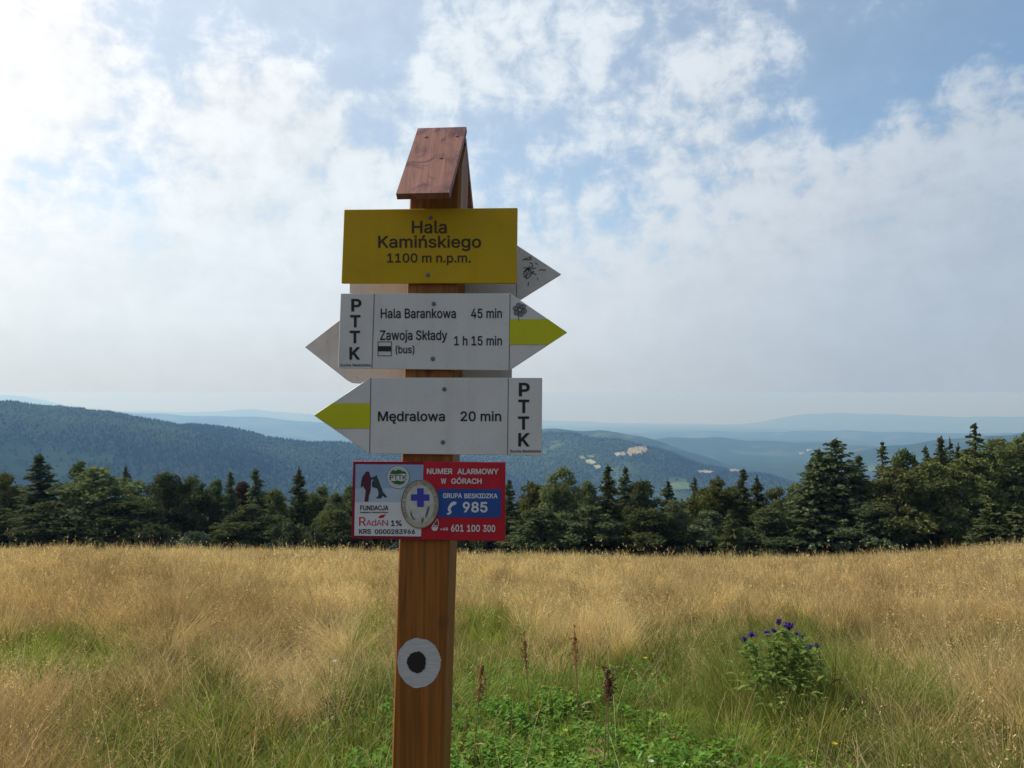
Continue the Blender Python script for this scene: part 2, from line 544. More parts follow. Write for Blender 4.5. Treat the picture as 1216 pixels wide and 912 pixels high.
def field(poly, color, lift=2.5, name="field"):
    """an open field draped on the hill"""
    c = np.mean(poly, 0)
    mb = MB()
    rings = []
    for f in (0.0, 0.33, 0.66, 1.0):
        ring = []
        for k in range(len(poly) * 4):
            i, w = k // 4, (k % 4) / 4
            q = np.array(poly[i]) * (1 - w) + np.array(poly[(i + 1) % len(poly)]) * w
            q = c + (q - c) * f * (1 + 0.10 * math.sin(k * 2.3) + .06 * math.sin(k * 5.1 + poly[0][0]))
            h = hit_far(*q)
            ring.append((h[0], h[1], h[2] + lift))
        rings.append(ring)
    n = len(rings[0])
    mb.v = [rings[0][0]] + [p for rg in rings[1:] for p in rg]
    for k in range(n):
        mb.f.append((0, 1 + k, 1 + (k + 1) % n))
    for j in range(2):
        for k in range(n):
            a = 1 + j * n
            mb.f.append((a + k, a + n + k, a + n + (k + 1) % n, a + (k + 1) % n))
    o = mb.build(name, mat("field_ground", color, 0.9, None, 0.15, 0.02, 0.0))
    o["kind"] = "structure"
    return np.array([hit_far(*q) for q in poly])


CLEAR = []
for poly, colr in [
    ([(747, 532.5), (757, 531), (759, 536), (752, 541), (748, 542.5), (744, 538)], (0.40, 0.31, 0.16)),
    ([(757.6, 531), (764, 530.6), (765, 536), (758, 540), (753, 541), (759.6, 536)], (0.44, 0.36, 0.20)),
    ([(764.8, 530.6), (769, 531.5), (768.6, 536), (763, 539.6), (759, 540), (765.6, 536)], (0.36, 0.28, 0.14)),
    ([(728, 539), (735, 537.5), (738, 539.5), (733, 542.6)], (0.42, 0.38, 0.27)),
    ([(736, 537.4), (741, 537), (743.5, 540.6), (736, 542.4), (738.6, 539.4)], (0.36, 0.33, 0.20)),
    ([(686, 542), (692, 541.6), (696, 545), (691, 547)], (0.24, 0.28, 0.12)),
    ([(695, 547), (702, 546), (708, 549.5), (704, 553), (697, 551)], (0.36, 0.36, 0.20)),
    ([(705, 553.6), (711, 552), (714, 555.5), (708, 557.6)], (0.38, 0.36, 0.24)),
    ([(698, 541), (706, 542), (707, 544), (699, 543.6)], (0.22, 0.26, 0.12)),
    ([(826, 559.6), (838, 559), (849, 560.6), (846, 562.6), (830, 562)], (0.38, 0.34, 0.24)),
    ([(866, 558), (873, 557.4), (880, 559.4), (877, 561.4), (868, 561)], (0.40, 0.33, 0.25)),
    ([(794, 575), (806, 572.8), (818, 573.6), (819, 582), (795, 582)], (0.19, 0.25, 0.09)),
]:
    CLEAR.append(field(poly, tuple(.8 * q for q in colr)))


def inside(x, y, poly):
    r = np.zeros(len(x), bool)
    for (x0, y0), (x1, y1) in zip(poly, np.roll(poly, -1, 0)):
        c = ((y0 > y) != (y1 > y)) & (x < (x1 - x0) * (y - y0) / (y1 - y0 + 1e-9) + x0)
        r ^= c
    return r


def far_forest():
    """the wood on the hills: thousands of small tree tops in one object"""
    n = 110000
    px = RNG.uniform(-330, 1500, n)
    th = np.arctan((px - CX) / F_PX)
    which = RNG.integers(0, 3, n)
    r0 = np.array([2600, 3100, 3700])[which]
    r = r0 + RNG.triangular(-1500, 0, 260, n)
    x, y = r * np.sin(th), r * np.cos(th)
    z = far_ground(th, r)
    keep = np.ones(n, bool)
    for c in CLEAR:
        keep &= ~(inside(x, y, c[:, :2]) | inside(x, y - 45, c[:, :2]) & (RNG.random(n) < .8))
    dens = wob(x / 260, y / 260, 2.2)
    keep &= RNG.random(n) < np.clip(0.85 + dens, 0.10, 1)
    x, y, z, dens = x[keep], y[keep], z[keep], dens[keep]
    n = len(x)
    ptc = wob(x / 420, y / 420, 4.4) + .6 * wob(x / 130, y / 130, 9.4)
    con = RNG.random(n) < np.clip(0.62 + .6 * ptc, .08, .97)
    h = np.where(con, RNG.uniform(7, 16, n), RNG.uniform(6, 11, n)) * np.clip(1 + .3 * dens, .6, 1.3)
    w = np.where(con, RNG.uniform(2.6, 4.4, n), RNG.uniform(4.5, 8, n))
    ks = 6
    V = np.zeros((n, 2 * ks + 1, 3), np.float32)
    for lv, (f0, f1) in enumerate(((0.0, 1.0), (0.52, 0.62))):
        for k in range(ks):
            a = 2 * math.pi * k / ks + RNG.uniform(-.4, .4, n)
            ww = w * np.where(con, f1, 1.0 if lv == 0 else 0.95) * RNG.uniform(.7, 1.15, n)
            V[:, lv * ks + k, 0] = x + ww * np.cos(a)
            V[:, lv * ks + k, 1] = y + ww * np.sin(a)
            V[:, lv * ks + k, 2] = z + h * (f0 + RNG.uniform(-.06, .06, n) * (lv > 0)) - (2 if lv == 0 else 0)
    V[:, 2 * ks, 0], V[:, 2 * ks, 1], V[:, 2 * ks, 2] = x, y, z + h
    base = (np.arange(n) * (2 * ks + 1))[:, None, None]
    q = np.array([(k, (k + 1) % ks, ks + (k + 1) % ks, ks + k) for k in range(ks)])
    tr = np.array([(ks + k, ks + (k + 1) % ks, 2 * ks) for k in range(ks)])
    c1 = np.where(con[:, None], (0.018, 0.033, 0.018), (0.062, 0.085, 0.028)) * RNG.uniform(.82, 1.2, (n, 1)) * np.clip(1 - .55 * ptc[:, None], .5, 1.8)
    cols = np.repeat(c1, 2 * ks + 1, 0)
    me = mesh_np("distant_forest", V, (base + q).reshape(-1, 4), (base + tr).reshape(-1, 3), cols)
    o = link("distant_forest", me, None, M['farwood'])
    o["kind"] = "stuff"
    o["label"] = "dark conifer forest covering the hills beyond the meadow"


far_forest()


def haze():
    mb = MB()
    a, b, lo, hi = 37000, 37000, -1700, 3.6
    mb.prism([(-a, -b, lo), (-a, b, lo), (a, b, lo), (a, -b, lo)], [(-a, -b, hi), (-a, b, hi), (a, b, hi), (a, -b, hi)])
    m = bpy.data.materials.new("summer_haze")
    m.use_nodes = True
    t = NT(m.node_tree)
    v = t.node("ShaderNodeVolumePrincipled")
    v.inputs["Color"].default_value = (0.30, 0.575, 1.0, 1)
    v.inputs["Absorption Color"].default_value = (.80, .80, .80, 1)
    v.inputs["Density"].default_value = 0.000125
    v.inputs["Anisotropy"].default_value = 0.25
    t.node("ShaderNodeOutputMaterial", i_Volume=v.outputs[0])
    try:
        m.cycles.homogeneous_volume = True
    except Exception:
        pass
    o = mb.build("haze", m)
    o["kind"] = "stuff"


haze()

# ------------------------------------------------------------------ distant houses
for k, (px, py, lab) in enumerate([
    (961, 535, "tiny white house on the blue far slope, higher of the pair beside the tallest tree"),
    (952, 539, "tiny white house on the blue far slope, lower of the pair beside the tallest tree"),
    (838, 560, "tiny pale house beside the long pale field on the wooded hill"),
    (872, 560, "tiny pale house beside the small pinkish field low on the wooded hill"),
]):
    h = hit_far(px, py)
    dep = h[1]
    t_ = thing("farmhouse", lab, "house", h, "houses on the far slopes")
    s = dep / F_PX * 1.3
    w, d_, hh, rf = 1.7 * s, 1.1 * s, 0.8 * s, 0.7 * s
    mb = MB()
    mb.prism([(-w, -d_, -6), (w, -d_, -6), (w, d_, -6), (-w, d_, -6)], [(-w, -d_, hh), (w, -d_, hh), (w, d_, hh), (-w, d_, hh)])
    mb.build("wall", mat("white_render", (0.75, 0.73, 0.70), 0.8), t_)
    mb = MB()
    mb.prism([(-w * 1.1, -d_ * 1.15, hh), (-w * 1.1, d_ * 1.15, hh), (-w * 1.1, 0, hh + rf)], [(w * 1.1, -d_ * 1.15, hh), (w * 1.1, d_ * 1.15, hh), (w * 1.1, 0, hh + rf)])
    mb.build("roof", mat("grey_roof", (0.30, 0.24, 0.22), 0.8), t_)


# ------------------------------------------------------------------ trees
def quads_from(C, A, B):
    """one quad per row: centre C, half axes A and B"""
    v = np.stack([C - A - B, C + A - B, C + A + B, C - A + B], 1)
    n = len(C)
    return v.reshape(-1, 3), np.arange(n * 4).reshape(n, 4)


def norm(a):
    return a / (np.linalg.norm(a, axis=-1, keepdims=True) + 1e-9)


def spruce_mesh(seed, H=14.0, W=2.4, sparse=1.0, multi=False, bushy=1.0):
    g = np.random.default_rng(seed)
    C, A, B, K = [], [], [], []
    tops = [(0, 0, H, W)]
    if multi:
        tops = [(0.2, 0, H, W), (-1.0, 0.3, H * .93, W * .8), (1.3, -0.3, H * .84, W * .8), (-1.9, -.4, H * .80, W * .75), (2.3, .3, H * .74, W * .7)]
    for ox, oy, hh, ww in tops:
        z = 0.25
        while z < hh - 0.1:
            f = 1 - z / hh
            nb = max(3, int((5 + 8 * f) * sparse))
            for k in range(nb):
                a = g.uniform(0, 2 * math.pi)
                L = ww * (f ** 0.66) * g.uniform(0.5, 1.15) * bushy + 0.08
                if z < 0.12 * hh:
                    L *= g.uniform(.6, 1)
                m = max(2, int(L / 0.17))
                s = (np.arange(m) + g.uniform(.2, .9)) / m
                up = 0.38 - 0.85 * f
                rad = s * L
                zz = z + g.uniform(-.12, .12) + rad * up * 0.55 + 0.20 * rad * s
                rep = 3
                s3 = np.repeat(s, rep)
                rad = np.repeat(rad, rep)
                zz = np.repeat(zz, rep)
                aa = a + g.normal(0, .16, len(rad)) / np.maximum(rad, .3)
                P = np.stack([ox + rad * np.cos(aa), oy + rad * np.sin(aa), zz - g.uniform(0, .22, len(rad)) * np.minimum(1, rad)], -1)
                dirn = norm(np.stack([np.cos(aa + g.normal(0, .6, len(aa))), np.sin(aa + g.normal(0, .6, len(aa))), g.normal(-.25, .35, len(aa))], -1))
                side = norm(np.cross(dirn, norm(g.normal(0, 1, (len(aa), 3)) + np.array([0, 0, 1.2]))))
                ln = g.uniform(.10, .24, (len(aa), 1))
                C.append(P)
                A.append(dirn * ln)
                B.append(side * ln * g.uniform(.28, .5, (len(aa), 1)))
                K.append(np.full(len(aa), g.uniform(.8, 1.2)) * g.uniform(.85, 1.15, len(aa)))
            z += g.uniform(.20, .34)
        # leader
        zz = np.linspace(hh - .6, hh + .25, 10)
        C.append(np.stack([ox + 0 * zz, oy + 0 * zz, zz], -1))
        A.append(np.tile([[.05, 0.0, .1]], (10, 1)))
        B.append(np.tile([[.0, .05, .02]], (10, 1)) + np.tile([[.03, 0, 0]], (10, 1)))
        K.append(np.ones(10))
    C, A, B, K = map(np.concatenate, (C, A, B, K))
    v, q = quads_from(C, A, B)
    base = np.array([0.092, 0.110, 0.044])
    cols = np.repeat(base * K[:, None] * (1 + g.normal(0, .08, (len(K), 3))), 4, 0)
    me = mesh_np("spruce_crown", v, q, cols=cols)
    me.materials.append(M['needles'])
    mb = MB()
    for ox, oy, hh, ww in tops:
        mb.tube([(ox * .2, oy * .2, -0.6), (ox * .7, oy * .7, hh * .4), (ox, oy, hh)], [.20, .13, .02], 8)
    tm = mb.mesh("spruce_trunk")
    tm.materials.append(M['bark'])
    return me, tm, H, W


def broad_mesh(seed, H=12.0, W=3.0, low=0.02, col=(0.130, 0.148, 0.050), nb=120, leaf=.105):
    g = np.random.default_rng(seed)
    C, A, B, K = [], [], [], []
    blobs = []
    for k in range(nb):
        z = g.uniform(low, 1.0)
        env = math.sqrt(max(0, 1 - ((z - .42) / .58) ** 2)) if z > .42 else 1.0
        a = g.uniform(0, 2 * math.pi)
        rr = W * env * math.sqrt(g.uniform(.02, 1)) * .88
        rad = g.uniform(.40, .85) * (W / 3) * (0.7 if z > .85 else 1)
        blobs.append((np.array([rr * math.cos(a), rr * math.sin(a), z * (H - .6)]), rad))
    for c, rad in blobs:
        n = int(260 * (rad / .8) ** 2)
        d = norm(g.normal(0, 1, (n, 3)))
        P = c + d * rad * g.uniform(.35, 1.12, (n, 1)) ** 0.6 * np.array([1.15, 1.15, .8]) + g.normal(0, .08, (n, 3))
        nrm = norm(d * .5 + g.normal(0, .7, (n, 3)) + np.array([0, 0, .5]))
        t1 = norm(np.cross(nrm, g.normal(0, 1, (n, 3))))
        t2 = np.cross(nrm, t1)
        s = g.uniform(.55, 1.35, (n, 1)) * leaf
        C.append(P)
        A.append(t1 * s)
        B.append(t2 * s * .62)
        K.append(np.full(n, g.uniform(.82, 1.2)) * g.uniform(.82, 1.18, n))
    C, A, B, K = map(np.concatenate, (C, A, B, K))
    v, q = quads_from(C, A, B)
    cols = np.repeat(np.array(col) * K[:, None] * (1 + g.normal(0, .08, (len(K), 3))), 4, 0)
    me = mesh_np("broadleaf_crown", v, q, cols=cols)
    me.materials.append(M['leaves'])
    mb = MB()
    mb.tube([(0, 0, -.6), (.1, .05, H * .35), (0, 0, H * .8)], [.22, .16, .04], 8)
    for c, rad in blobs[::3]:
        mb.tube([(.05, 0, max(.2, c[2] * .55)), tuple(c * [.55, .55, 1] + [0, 0, -.25]), tuple(c)], [.07, .045, .015], 5)
    tm = mb.mesh("broadleaf_trunk")
    tm.materials.append(M['bark'])
    return me, tm, H, W


PROTO = {
    's': [spruce_mesh(1), spruce_mesh(2, W=2.1), spruce_mesh(3, W=2.7, bushy=1.05)],
    't': [spruce_mesh(5, H=14, W=2.2, sparse=.55), spruce_mesh(6, H=14, W=2.0, sparse=.5)],
    'm': [spruce_mesh(8, H=15, W=3.9, multi=True, bushy=1.15)],
    'b': [broad_mesh(11), broad_mesh(12), broad_mesh(13, col=(0.130, 0.138, 0.048)), broad_mesh(14)],
    'p': [broad_mesh(21, col=(0.105, 0.14, 0.055)), broad_mesh(22, col=(0.115, 0.14, 0.065))],
    'd': [broad_mesh(31, col=(0.085, 0.105, 0.045)), broad_mesh(32, col=(0.088, 0.105, 0.045))],
    'r': [broad_mesh(41, col=(0.090, 0.050, 0.028))],
    'w': [broad_mesh(51, H=4.5, W=2.2, low=.0, col=(0.085, 0.10, 0.055), nb=70, leaf=.10)],
    'y': [spruce_mesh(61, H=7, W=2.0, bushy=1.1)],
}
NAMES = {'s': "spruce_tree", 't': "spruce_tree", 'm': "conifer_tree", 'b': "broadleaf_tree", 'p': "broadleaf_tree", 'd': "broadleaf_tree", 'r': "broadleaf_tree", 'w': "bush", 'y': "young_spruce"}

# kind, picture x, picture y of the top, half width in the picture, depth, label
TREES = [
    ('b', -75, 552, 34, 80, None), ('s', -45, 545, 26, 72, None), ('b', -22, 556, 30, 76, None),
    ('b', 4, 556, 26, 74, "olive green leafy tree at the treeline's end under the darkest forested hill"),
    ('s', 48, 540, 27, 70, "tall dark pointed spruce near the treeline's far end, left of the widest olive crown"),
    ('p', 94, 541, 18, 92, "pale round green crown peeping up behind the widest olive tree"),
    ('b', 113, 549, 46, 69, "widest olive green rounded tree of the dark treeline"),
    ('s', 150, 551, 11, 88, "thin spruce tip showing behind the widest olive tree's shoulder"),
    ('d', 196, 555, 25, 71, "very dark rounded tree with a flat shoulder beside the pale feathery tree"),
    ('w', 183, 612, 24, 63, "grey green bush in front of the very dark rounded tree"),
    ('p', 231, 558, 25, 72, "pale feathery green tree between the dark rounded tree and the paired spruces"),
    ('p', 257, 564, 14, 74, "slim pale green tree just before the blunt narrow spruce"),
    ('w', 232, 622, 21, 62, "low rounded bush, palest of the bushes along the meadow edge"),
    ('s', 274, 560, 14, 73, "blunt narrow spruce standing before the reddish crown"),
    ('r', 288, 567, 14, 78, "reddish brown tree wedged between two narrow spruces"),
    ('s', 304, 557, 17, 70, "sharp dark narrow spruce right behind the reddish crown's far side"),
    ('b', 327, 576, 20, 75, "green leafy tree between the sharp dark spruce and the lone spruce spire"),
    ('w', 340, 606, 20, 64, "dim grey green bush below the lone spruce spire"),
    ('s', 355, 555, 15, 74, "lone spruce spire rising above leafy trees next to the red board"),
    ('b', 379, 572, 18, 76, "mid green leafy tree just past the lone spruce spire"),
    ('w', 374, 618, 14, 63, "small light bush at the meadow edge near the red board"),
    ('b', 399, 579, 18, 71, "olive leafy tree whose crown almost touches the red board"),
    ('b', 416, 572, 15, 77, "leafy tree half hidden by the red board's white panel edge"),
    ('s', 445, 566, 18, 73, None), ('b', 480, 570, 26, 72, None), ('s', 515, 560, 18, 75, None), ('b', 548, 570, 24, 72, None), ('d', 580, 572, 20, 74, None),
    ('s', 604, 568, 15, 71, "dark spruce edge showing right beside the red board's blue panel"),
    ('b', 632, 566, 24, 73, "bright green leafy tree between the red board and the uneven tall tree"),
    ('b', 668, 549, 25, 70, "uneven tall green tree below the pale scattered field on the hill"),
    ('b', 697, 565, 17, 75, "narrow leafy tree between the uneven tall tree and the blunt dark spruce"),
    ('s', 722, 553, 19, 69, "blunt dark spruce, first of three dark tops under the tan hill field"),
    ('s', 742, 555, 15, 74, "slim dark spruce, middle of three dark tops under the tan hill field"),
    ('d', 763, 565, 21, 71, "round dark tree, last of three dark tops under the tan hill field"),
    ('s', 793, 569, 15, 73, "small spruce tip in front of the bright green valley field"),
    ('p', 801, 588, 22, 68, "soft mid green leafy tree below the bright green valley field"),
    ('s', 824, 566, 12, 75, "thin dark spruce at the bright green valley field's edge"),
    ('b', 850, 562, 26, 71, "broad dark olive tree beside the dark round-topped spruce"),
    ('s', 882, 557, 15, 70, "dark round-topped spruce poking over the broad olive tree"),
    ('s', 899, 565, 16, 74, "green spruce between the round-topped spruce and the giant conifer"),
    ('y', 868, 604, 16, 60, "bright light green young spruce alone at the meadow edge"),
    ('b', 922, 571, 19, 73, "leafy tree in the low stretch before the giant conifer"),
    ('b', 946, 569, 20, 75, "leafy tree at the foot of the giant conifer's sloping side"),
    ('s', 962, 548, 22, 72, "conifer leaning up against the giant conifer's lit side"),
    ('m', 990, 520, 54, 66, "giant many topped conifer, tallest and widest crown of the treeline"),
    ('s', 1020, 541, 20, 71, "spruce tucked behind the giant conifer's far shoulder"),
    ('t', 1048, 524, 15, 73, "thin ragged spruce, first spire after the giant conifer"),
    ('p', 1073, 526, 20, 76, "pale thin topped leafy tree after the first ragged spire"),
    ('s', 1086, 537, 12, 79, "short spruce tip beside the pale thin topped tree"),
    ('s', 1099, 530, 14, 75, "pointed spruce just before the dark double spire"),
    ('s', 1118, 519, 17, 72, "dark full spruce spire, stronger of the double spire"),
    ('t', 1128, 521, 12, 77, "bare thin spruce spire, weaker of the double spire"),
    ('s', 1138, 527, 14, 74, "small dark spruce between the double spire and the highest sparse spruce"),
    ('t', 1158, 504, 24, 70, "highest sparse spruce with bare tip near the treeline's rising end"),
    ('b', 1188, 513, 28, 74, "rounded tree top between the highest sparse spruce and the frame edge"),
    ('b', 1214, 509, 34, 70, "leafy tree at the rising end of the treeline, cut by the frame"),
    ('b', 1060, 546, 36, 64, "dark leafy tree in the front row below the first ragged spire"),
    ('b', 1103, 543, 36, 65, "leafy tree in the front row below the double spire"),
    ('b', 1148, 536, 36, 66, "dark leafy tree in the front row below the highest sparse spruce"),
    ('y', 1179, 596, 21, 57, "bushy light green young spruce at the meadow's rising end, the pointed one"),
    ('y', 1209, 600, 24, 56, "bushy green young spruce at the meadow's rising end, beside the pointed one"),
    ('b', 1240, 506, 34, 72, None), ('s', 1270, 500, 28, 74, None), ('b', 1305, 505, 36, 72, None),
    ('b', 165, 566, 26, 84, "leafy tree set back between the thin spruce tip and the very dark rounded tree"),
    ('b', 212, 570, 22, 84, "leafy tree set back just behind the very dark rounded tree's shoulder"),
    ('b', 318, 578, 24, 86, "leafy tree set back behind the sharp dark spruce"),
    ('b', 366, 580, 22, 86, "leafy tree set back behind the lone spruce spire"),
    ('b', 645, 572, 26, 84, "leafy tree set back behind the bright green tree by the red board"),
    ('b', 690, 575, 24, 84, "leafy tree set back between the uneven tall tree and the blunt dark spruce"),
    ('s', 752, 574, 22, 84, "spruce set back among the three dark tops under the tan hill field"),
    ('b', 812, 590, 24, 84, "leafy tree set back under the bright green valley field"),
    ('b', 872, 570, 24, 84, "leafy tree set back behind the dark round-topped spruce"),
    ('b', 1112, 537, 36, 84, "leafy tree set back behind the dark double spire"),
    ('b', 1165, 528, 36, 84, "leafy tree set back behind the highest sparse spruce"),
    ('d', 60, 592, 40, 66, "shadowy low tree in front of the tall dark pointed spruce"),
    ('d', 150, 590, 40, 67, "shadowy low tree merging with the widest olive tree's darker side"),
    ('d', 300, 596, 34, 66, "shadowy low tree under the reddish crown"),
    ('d', 640, 600, 36, 66, "shadowy low tree under the bright green leafy tree by the red board"),
    ('d', 700, 598, 36, 66, "shadowy low tree under the uneven tall tree's darker side"),
    ('d', 770, 600, 36, 66, "shadowy low tree under the round dark tree"),
    ('d', 840, 603, 30, 67, "shadowy low tree behind the bright young spruce"),
    ('d', 912, 600, 34, 66, "shadowy low tree beside the giant conifer's foot"),
    ('d', 400, 603, 30, 67, "shadowy low tree beside the red board's white panel"),
    ('d', 1035, 592, 34, 63, "shadowy low tree below the giant conifer's far shoulder"),
    ('d', -10, 596, 40, 66, "shadowy low tree at the treeline's end, cut by the frame"),
]
count = {}
for kind, px, py, hw, dep, lab in TREES:
    k = count[kind] = count.get(kind, -1) + 1
    cm, tm, H0, W0 = PROTO[kind][k % len(PROTO[kind])]
    top = at(px, py, dep)
    gz = float(ground(top[0], top[1]))
    H = top[2] - gz
    W = hw / F_PX * dep * 1.42
    hid = lab is None
    if hid:
        lab = "tree of the dark treeline standing behind the sign boards" if 420 < px < 600 else "tree of the dark treeline beyond the frame"
    t_ = thing(NAMES[kind], lab, "bush" if kind == 'w' else "tree", (top[0], top[1], gz), "trees out of sight in the treeline" if hid else "treeline along the meadow edge")
    tk = W / W0
    if kind in 'sty':
        tk *= 1.25
    elif kind == 'm':
        tk = W / 4.6
    t_.rotation_euler = (0, 0, (k * 2.39996) % 6.28 if kind != 'm' else 0.2)
    t_.scale = (tk, tk, H / (H0 + .2))
    link("crown", cm, t_)
    link("trunk", tm, t_)


# ------------------------------------------------------------------ grass
def gauss(px, py, spots):
    s = np.zeros_like(px)
    for x, y, a, b, w in spots:
        s += w * np.exp(-((px - x) / a) ** 2 - ((py - y) / b) ** 2)
    return s


GREEN = [(60, 766, 88, 22, 1.7), (660, 860, 160, 66, 1.2), (575, 745, 45, 40, .8), (440, 745, 36, 32, .7), (910, 770, 90, 50, .75), (1040, 800, 90, 50, .35),
         (830, 870, 150, 55, .6), (300, 890, 150, 40, .7), (130, 830, 90, 30, .3), (228, 708, 30, 16, .55), (1120, 880, 150, 50, .2), (440, 840, 90, 50, .6),
         (30, 870, 90, 50, -.5), (340, 770, 80, 40, -.35), (600, 815, 30, 30, -.3), (1180, 760, 60, 40, .2), (820, 740, 60, 30, .3), (250, 800, 40, 25, .4)]
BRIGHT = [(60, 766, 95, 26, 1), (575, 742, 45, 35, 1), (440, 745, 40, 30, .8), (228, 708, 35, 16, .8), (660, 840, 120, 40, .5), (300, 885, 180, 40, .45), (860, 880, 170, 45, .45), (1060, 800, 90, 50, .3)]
REDDISH = [(170, 855, 230, 60, .75), (60, 700, 150, 40, .7), (40, 860, 110, 60, .8), (230, 740, 120, 40, .6), (1050, 700, 160, 40, .5), (1200, 880, 60, 60, .5)]
LODGED = [(340, 775, 120, 45, 1.0), (80, 840, 130, 60, .7), (590, 830, 40, 25, .8), (1130, 830, 130, 60, .5), (200, 800, 120, 50, .5)]
LUSH = [(655, 855, 145, 56, 1.25), (560, 880, 60, 30, .8), (64, 764, 78, 17, .85), (830, 890, 130, 30, .6), (470, 890, 90, 30, .5)]


def fields(X, Y):
    px, py = to_px(X, Y, ground(X, Y) + 0.28)
    nz = 0.5 * wob(X * 1.7, Y * 1.7, .3) + 0.45 * wob(X * 4.3, Y * 4.3, 1.3) + 0.3 * wob(X * 0.55, Y * 0.4, 2.9)
    py = np.minimum(py, 885)
    far = np.clip((py - 685) / 180, 0, 1)
    G = np.clip(0.07 + 0.44 * far + gauss(px, py, GREEN) + 0.30 * nz * (0.35 + far), 0, 1)
    Rd = np.clip(gauss(px, py, REDDISH) + 0.35 * wob(X * .8, Y * .5, 5.1), 0, 1)
    L = np.clip(gauss(px, py, LODGED) + 0.25 * wob(X * 2, Y * 2, 7.7) + .15, 0, 1)
    U = np.clip(gauss(px, py, LUSH), 0, 1)
    return G, Rd, L, U


def tall(X, Y):
    px, py = to_px(X, Y, ground(X, Y) + 0.28)
    return np.clip(gauss(px, py, [(925, 822, 95, 30, 1.2), (860, 800, 40, 20, .3), (990, 800, 50, 30, .35), (722, 850, 26, 22, .5), (688, 805, 26, 16, .4), (631, 812, 26, 16, .4), (563, 850, 22, 16, .4), (60, 765, 90, 20, .25)]), 0, 1.1)


def blades(X, Y, h, w, az, a0, a1, cb, ct, levels, taper=.15):
    n = len(X)
    Z = ground(X, Y) - 0.01
    P = np.stack([X, Y, Z], -1)
    face = RNG.uniform(0, math.pi, n)
    S = np.stack([np.cos(face), np.sin(face) * .55, np.zeros(n)], -1)
    V = np.zeros((n, levels, 2, 3), np.float32)
    K = np.zeros((n, levels, 2, 3), np.float32)
    seg = h / (levels - 1)
    for i in range(levels):
        t = i / (levels - 1)
        ww = (w * (1 - (1 - taper) * t ** 1.5) * 0.5)[:, None]
        V[:, i, 0] = P - S * ww
        V[:, i, 1] = P + S * ww
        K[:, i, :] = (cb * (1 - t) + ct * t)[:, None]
        an = a0 + a1 * (t + .5 / (levels - 1))
        an = np.minimum(an, 1.85)
        P = P + np.stack([np.cos(az) * np.sin(an), np.sin(az) * np.sin(an), np.cos(an)], -1) * seg[:, None]
    i = np.arange(n * levels * 2).reshape(n, levels, 2)
    Q = np.stack([i[:, :-1, 0], i[:, :-1, 1], i[:, 1:, 1], i[:, 1:, 0]], -1).reshape(-1, 4)
    return V.reshape(-1, 3), Q, K.reshape(-1, 3), P


def wedge(n, y0, y1, spread=0.86):
    Y = np.sqrt(RNG.uniform(y0 * y0, y1 * y1, n))
    X = RNG.uniform(-1, 1, n) * (Y * spread + 0.6)
    return X, Y


def clump(X, Y, f, amt):
    """pull blades towards tuft centres on a jittered lattice"""
    cx, cy = np.floor(X / f), np.floor(Y / f)
    hx = np.sin(cx * 127.1 + cy * 311.7) * 43758.5453
    hy = np.sin(cx * 269.5 + cy * 183.3) * 43758.5453
    tx, ty = (cx + (hx - np.floor(hx))) * f, (cy + (hy - np.floor(hy))) * f
    hc = np.sin(cx * 91.7 + cy * 47.3) * 43758.5453
    return X + (tx - X) * amt, Y + (ty - Y) * amt, np.arctan2(Y - ty, X - tx), hc - np.floor(hc)


class Acc:
    def __init__(self):
        self.v, self.q, self.c, self.n = [], [], [], 0

    def add(self, v, q, c):
        self.v.append(v)
        self.q.append(q + self.n)
        self.c.append(c)
        self.n += len(v)

    def build(self, name, m, label):
        me = mesh_np(name, np.concatenate(self.v), np.concatenate(self.q), cols=np.concatenate(self.c))
        o = link(name, me, None, m)
        o["kind"], o["label"] = "stuff", label
        return o


STRAW = np.array([0.63, 0.425, 0.185])
STRAW2 = np.array([0.74, 0.57, 0.33])
RED = np.array([0.37, 0.225, 0.11])
OLIVE = np.array([0.22, 0.20, 0.065])
GRN = np.array([0.15, 0.205, 0.045])
GRN2 = np.array([0.25, 0.29, 0.075])
dry, green = Acc(), Acc()


def panicle(P, az, y, col, k):
    """small seed flakes round the top of a stalk"""
    n = len(P)
    C, A, B = [], [], []
    size = RNG.uniform(.03, .07, n)
    for j in range(k):
        off = RNG.normal(0, 1, (n, 3)) * size[:, None] * np.array([.30, .30, .1])
        off[:, 2] -= RNG.uniform(-.3, 1.6, n) * size
        d = norm(RNG.normal(0, .6, (n, 3)) + np.array([0, 0, .8]))
        s = norm(np.cross(d, RNG.normal(0, 1, (n, 3))))
        l = np.maximum(RNG.uniform(.003, .007, n), .50 * y / 800)
        C.append(P + off)
        A.append(d * l[:, None])
        B.append(s * (l * .40)[:, None])
    C, A, B = np.concatenate(C), np.concatenate(A), np.concatenate(B)
    v, q = quads_from(C, A, B)
    return v, q, np.repeat(np.tile(col, (k, 1)), 4, 0)


